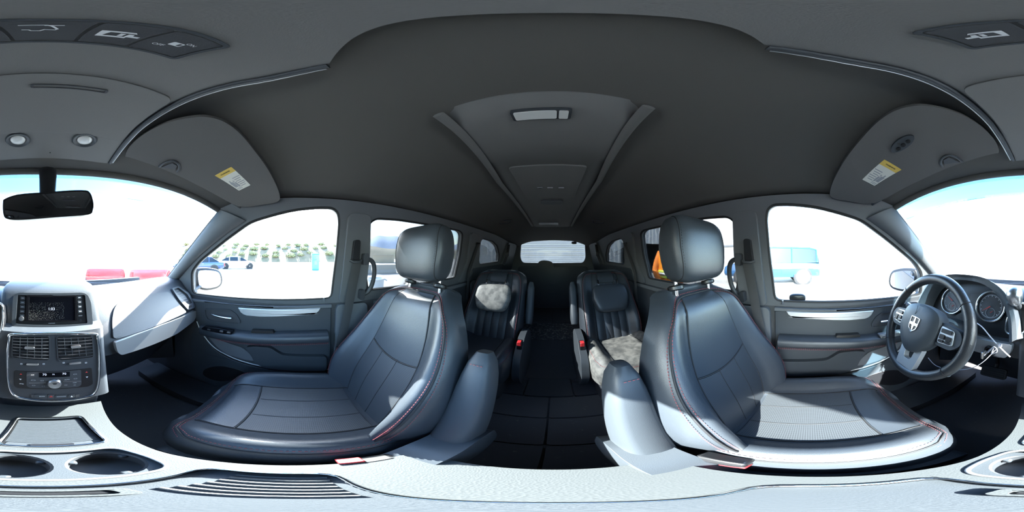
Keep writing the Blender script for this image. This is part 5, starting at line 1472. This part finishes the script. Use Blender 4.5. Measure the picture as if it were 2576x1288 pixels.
MB(FB).slab([(-13.6, 1.1), (-8.4, 1.1), (-8.4, 1.3), (-13.6, 1.3)], -.04, .08).build('door_lintel', STEEL, bB, smooth=0)
MB(FB).slab([(-15.7, 6.0), (-5.3, 6.0), (-5.3, 6.15), (-15.7, 6.15)], -7, .3).build('roof', METAL, bB, smooth=0)
# ---- far side: bank with shrubs, hills, mountains
BANK = mat('dry_bank_soil', (.13, .10, .06), .95, noise=(.5, .45), col2=(.06, .065, .03))
def polar(a_deg, r, z): a = math.radians(a_deg); return V((CX + r * math.sin(a), r * math.cos(a), z))   # angle from straight ahead, clockwise
def ridge(name, label, a0, a1, r, n, hfn, depth, material, z0=GZ):
    rg = []
    for i in range(n + 1):
        a = a0 + (a1 - a0) * i / n; hh = hfn(a)
        rg.append([polar(a, r, z0 - .2), polar(a, r + depth * .3, z0 + hh * .55), polar(a, r + depth * .6, z0 + hh), polar(a, r + depth, z0 + hh * .6), polar(a, r + depth * 1.3, z0 - .2)])
    return tag(MB().rings(rg).build(name, material, None, smooth=60), label, 'hill', kind='structure')
rn = random.Random(11)
def noise_h(base, amp, f, ph): return lambda a: base + amp * (math.sin(a * f + ph) + .6 * math.sin(a * f * 2.3 + ph * 2) + .35 * math.sin(a * f * 5.1))
ridge('bank', 'dry brown bank rising beyond the yard on the passenger side', 48, 106, 38, 60, noise_h(4.4, .25, .12, 1), 16, BANK)
ROCK = mat('hillside_scrub', (.16, .14, .10), .95, noise=(.08, .5), col2=(.09, .10, .06))
ridge('hills', 'dark scrubby hillside behind the concrete barrier', 104, 152, 75, 60, noise_h(6.0, .9, .11, 2), 40, ROCK)
MTN = mat('haze_tinted_mountain_rock', (.20, .25, .33), .95)  # blue-grey stands for aerial haze, painted into the base colour of the rock
ridge('mountains', 'distant haze-blue mountain range beyond the hillside', 95, 160, 1200, 90, noise_h(165, 28, .16, .7), 700, MTN)
# shrubs
LEAF = mat('dry_shrub_leaves', (.16, .17, .08), .9, noise=(3, .45), col2=(.30, .22, .12))
def shrub_mesh(seed):
    r_ = random.Random(seed); m = MB()
    for k in range(170):
        a = r_.random() * 2 * PI; e = math.asin(r_.random()); rr = .75 + .35 * r_.random()
        c = V((math.cos(a) * math.cos(e) * rr, math.sin(a) * math.cos(e) * rr, math.sin(e) * rr * .8))
        d1 = V((r_.uniform(-1, 1), r_.uniform(-1, 1), r_.uniform(-.4, 1))).normalized() * .17; d2 = d1.cross(c).normalized() * .12
        m.f.append(tuple(m.addw(p) for p in (c - d1, c + d2, c + d1, c - d2)))
    for k in range(5):
        a = 2 * PI * k / 5; m.tube([V((0, 0, -.1)), V((math.cos(a) * .3, math.sin(a) * .3, .3))], .03, 4)
    m.superell((0, 0, .25), (1.5, 1.5, .9), 1, 1, 10, 6)
    return m
protos = []
for k in range(3):
    o = shrub_mesh(k).build('shrub', LEAF, None, smooth=0); o.location = (0, 0, 0)
    protos.append(o)
placed = []
tries = 0
while len(placed) < 46 and tries < 20000:
    tries += 1
    a = rn.uniform(50, 104); r = rn.uniform(40.5, 49.0); sc = rn.uniform(.8, 1.25)
    p = polar(a, r, GZ + 1.45 + (r - 41) * .43)
    if any(abs(p.x - q[0]) < 1.15 * (sc + q[2]) and abs(p.y - q[1]) < 1.15 * (sc + q[2]) for q in placed): continue
    i = len(placed) % 3
    if len(placed) < 3: o = protos[i]
    else: o = protos[i].copy(); COL.objects.link(o)
    placed.append((p.x, p.y, sc))
    # the mesh data sits at eye height; put the shrub's own foot on the bank
    o.scale = (sc, sc, sc); o.location = (p.x, p.y, p.z + EYE - EYE * sc - .1); o.rotation_euler = (0, 0, rn.random() * 6)
    tag(o, 'dry olive shrub growing on the bank behind the white sedan', 'shrub', 'shrubs on the bank')
# ---- blue box, barrier blocks, bin, tan shed
bl = thing('storage_box', 'tall bright blue plastic box standing near the bank', 'box', tuple(polar(96, 16.6, GZ)))
c = polar(96, 16.6, GZ)
MB().box((c.x, c.y, GZ + .82), (.6, .75, 1.6)).build('body', paint('blue_plastic', (.03, .30, .55), .4), bl, bevel=.05)
MB().box((c.x, c.y, GZ + 1.66), (.68, .82, .10)).build('lid', PAINT['blue_plastic'], bl, bevel=.03)
CONC = mat('pale_concrete', (.42, .39, .34), .9, bump=(30, .4, 'noise'))
for k in range(4):
    a = 108 + 8.6 * k; p = polar(a, 12.9 + .5 * k, GZ); q = polar(a + 7.6, 13.4 + .5 * k, GZ)
    u = (q - p).normalized(); n = V((-u.y, u.x, 0))
    m = MB(); rg = []
    for e in (p, q):
        rg.append([e - n * .3, e - n * .3 + V((0, 0, .10)), e - n * .12 + V((0, 0, .32)), e - n * .09 + V((0, 0, .72)), e + n * .09 + V((0, 0, .72)), e + n * .12 + V((0, 0, .32)), e + n * .3 + V((0, 0, .10)), e + n * .3])
    tag(m.rings(rg).build('barrier_block', CONC, None, smooth=0), ('low concrete barrier block directly behind the white bin', 'second concrete barrier block from the white bin', 'third concrete barrier block from the white bin', 'fourth concrete barrier block, farthest from the white bin')[k], 'barrier', 'concrete barrier row')
sh_ = thing('site_hut', 'tan flat-roofed hut behind the concrete barrier', 'building', tuple(polar(120, 36, GZ)))
c = polar(120, 36, GZ); TAN = mat('tan_stucco', (.48, .40, .30), .9)
hF = Frame(c, V((-c.y, c.x, 0)), (0, 0, 1))
MB(hF).slab([(-2.2, 0), (2.2, 0), (2.2, 1.6), (-2.2, 1.6)], -2, 2).build('wall', TAN, sh_, smooth=0)
MB(hF).slab([(-2.3, 1.6), (2.3, 1.6), (2.3, 1.72), (-2.3, 1.72)], -2.1, 2.1).build('roof', CONC, sh_, smooth=0)
bn = thing('round_bin', 'round white plastic bin on the sunlit ground outside the sliding door', 'bin', tuple(polar(117.4, 6.3, GZ)))
c = polar(117.4, 6.3, GZ); WB = mat('white_plastic', (.62, .66, .68), .5)
MB().lathe(c, (0, 0, 1), [(.24, 0), (.27, .02), (.31, .52), (.345, .53), (.345, .585), (.32, .59), (.30, .55), (.255, .06), (.001, .05)], 36).build('tub', WB, bn, smooth=35)
for s_ in (-1, 1):
    d = V((c.x, c.y, 0)).normalized(); e = V((-d.y, d.x, 0)) * s_
    MB().tube([c + e * .33 + V((0, 0, .55)) + d * .06, c + e * .41 + V((0, 0, .50)) + d * .05, c + e * .41 + V((0, 0, .50)) - d * .05, c + e * .33 + V((0, 0, .55)) - d * .06], .018, 6).build('handle', WB, bn)
# ---- worker in an orange vest outside the driver-side sliding door
def skin(name, joints, edges, material, parent, sub=2):
    me = bpy.data.meshes.new(name); org = origin_of(parent)
    me.from_pydata([(p[0].x - org.x, p[0].y - org.y, p[0].z + EYE - org.z) for p in joints], edges, [])
    o = bpy.data.objects.new(name, me); COL.objects.link(o); o.parent = parent
    m = o.modifiers.new('skin', 'SKIN'); m.use_smooth_shade = True
    for i, (p, r) in enumerate(joints):
        sv = me.skin_vertices[0].data[i]; sv.radius = r if isinstance(r, tuple) else (r, r); sv.use_root = (i == 0)
    s2 = o.modifiers.new('sub', 'SUBSURF'); s2.levels = sub; s2.render_levels = sub
    me.materials.append(material); return o
base = V((-1.80, -2.06, GZ))
fw_ = V((.35, .94, 0)).normalized(); rt = V((fw_.y, -fw_.x, 0))
J = lambda f, r, z: base + fw_ * f + rt * r + V((0, 0, z))
wk = thing('person', 'person in an orange high-visibility vest standing outside the sliding door', 'person', tuple(base))
SKIN_M = mat('skin', (.42, .26, .19), .55); JEANS = mat('dark_trousers', (.03, .035, .05), .8); SHIRT = mat('orange_shirt', (.80, .22, .03), .75); HIVIS = mat('orange_vest', (.95, .30, .02), .6); LIME = mat('lime_tape', (.75, .85, .12), .4); TAPE = mat('silver_tape', (.55, .57, .6), .3)
joints = [(J(0, 0, .98), (.17, .12)), (J(.03, 0, 1.20), (.16, .115)), (J(.06, 0, 1.42), (.185, .12)), (J(.10, 0, 1.56), (.075, .075)), (J(.13, 0, 1.64), (.055, .06)), (J(.16, 0, 1.74), (.085, .10)), (J(.16, 0, 1.83), (.08, .095)),
          (J(.06, .20, 1.48), .07), (J(.02, .27, 1.22), .052), (J(.20, .24, 1.02), .042), (J(.06, -.20, 1.48), .07), (J(.0, -.28, 1.22), .052), (J(.18, -.24, 1.02), .042),
          (J(0, .10, .90), .095), (J(.03, .11, .50), .065), (J(-.02, .11, .09), .045), (J(.10, .12, .04), .045), (J(0, -.10, .90), .095), (J(.03, -.11, .50), .065), (J(-.02, -.11, .09), .045), (J(.10, -.12, .04), .045)]
edges = [(0, 1), (1, 2), (2, 3), (3, 4), (4, 5), (5, 6), (2, 7), (7, 8), (8, 9), (2, 10), (10, 11), (11, 12), (0, 13), (13, 14), (14, 15), (15, 16), (0, 17), (17, 18), (18, 19), (19, 20)]
skin('body', joints, edges, SHIRT, wk)
hd_ = MB(Frame(J(.165, 0, 1.76), rt, (0, 0, 1))).superell((0, 0, 0), (.16, .24, .20), .9, .9, 20, 14).build('head', SKIN_M, wk, smooth=80)
FH = Frame(J(.165, 0, 1.76), rt, (0, 0, 1)); fz = 1 if FH.z.dot(fw_) > 0 else -1
for q in (-1, 1):
    MB(FH).superell((q * .032, .01, fz * .092), (.03, .014, .012), .9, .9, 10, 6).build('eye', BLACKINK, hd_)
    MB(FH).superell((q * .083, 0, 0), (.02, .06, .035), .9, .9, 10, 6).build('ear', SKIN_M, hd_)
MB(FH).superell((0, -.02, fz * .105), (.03, .05, .035), .9, .9, 10, 6).build('nose', SKIN_M, hd_)
MB(FH).superell((0, -.06, fz * .092), (.05, .012, .012), .9, .9, 10, 6).build('mouth', RED_BTN, hd_)
MB(FH).superell((0, .055, -fz * .012), (.172, .16, .205), .9, .9, 16, 10).build('hair', BLACKINK, wk, smooth=80)
# vest: a closed loft around the trunk with reflective bands
def torso_ring(z, w, d, f): 
    return [J(f, 0, z) + rt * math.copysign(abs(math.cos(2 * PI * i / 24)) ** .8, math.cos(2 * PI * i / 24)) * w + fw_ * math.copysign(abs(math.sin(2 * PI * i / 24)) ** .8, math.sin(2 * PI * i / 24)) * d for i in range(24)]
vest = MB().rings([torso_ring(.92, .215, .165, 0), torso_ring(1.05, .21, .16, .015), torso_ring(1.2, .215, .155, .03), torso_ring(1.36, .235, .16, .055), torso_ring(1.48, .235, .15, .07), torso_ring(1.55, .17, .12, .085), torso_ring(1.59, .10, .09, .095)]).build('vest', HIVIS, wk, smooth=60)
for z, mm, hh in ((1.10, LIME, .045), (1.145, TAPE, .05), (1.19, LIME, .045)):
    MB().rings([torso_ring(z, .222, .172, .018), torso_ring(z + hh * .9, .223, .171, .022)], False, False).build('reflective_band', mm, vest, smooth=60, solid=.003)
for q in (-1, 1):
    P = [J(.06 + .165 * math.sin(t) , q * .12, 1.22 + .33 * (t / (PI / 2)) ** 1) for t in (0.9, 1.2, 1.5)] 
    hand = J(.22, q * .235, .98)
    joints = [(hand, (.034, .02)), (hand + fw_ * .03 - V((0, 0, .05)), (.036, .018))]
    edges = [(0, 1)]
    for k in range(4):
        b0 = hand + fw_ * (.03 + .012) - V((0, 0, .075)) + rt * q * (-.024 + .016 * k)
        n0 = len(joints); L = (.030, .036, .034, .026)[k]
        joints += [(b0, .0085), (b0 - V((0, 0, L)) + fw_ * .008, .008), (b0 - V((0, 0, L * 1.8)) - fw_ * .004, .007)]
        edges += [(1, n0), (n0, n0 + 1), (n0 + 1, n0 + 2)]
    n0 = len(joints); tb = hand - rt * q * .03 + fw_ * .03 - V((0, 0, .03))
    joints += [(tb, .0095), (tb - V((0, 0, .035)) + fw_ * .012, .008)]; edges += [(0, n0), (n0, n0 + 1)]
    skin('hand', joints, edges, SKIN_M, wk, 1)
for q in (-1, 1):
    MB().rings([[J(f, q * .11 + .0, z) + rt * math.cos(2 * PI * i / 14) * w + fw_ * math.sin(2 * PI * i / 14) * w * 1.1 for i in range(14)] for f, z, w in ((-.01, .10, .085), (.02, .30, .088), (.035, .52, .098), (.02, .75, .115), (.0, .95, .125))]).build('trouser_leg', JEANS, wk, smooth=60)
    MB(Frame(J(.05, q * .115, .05), rt, fw_)).superell((0, 0, 0), (.10, .28, .10), .6, .6, 16, 8).build('boot', BLACK_PL, wk, smooth=60)
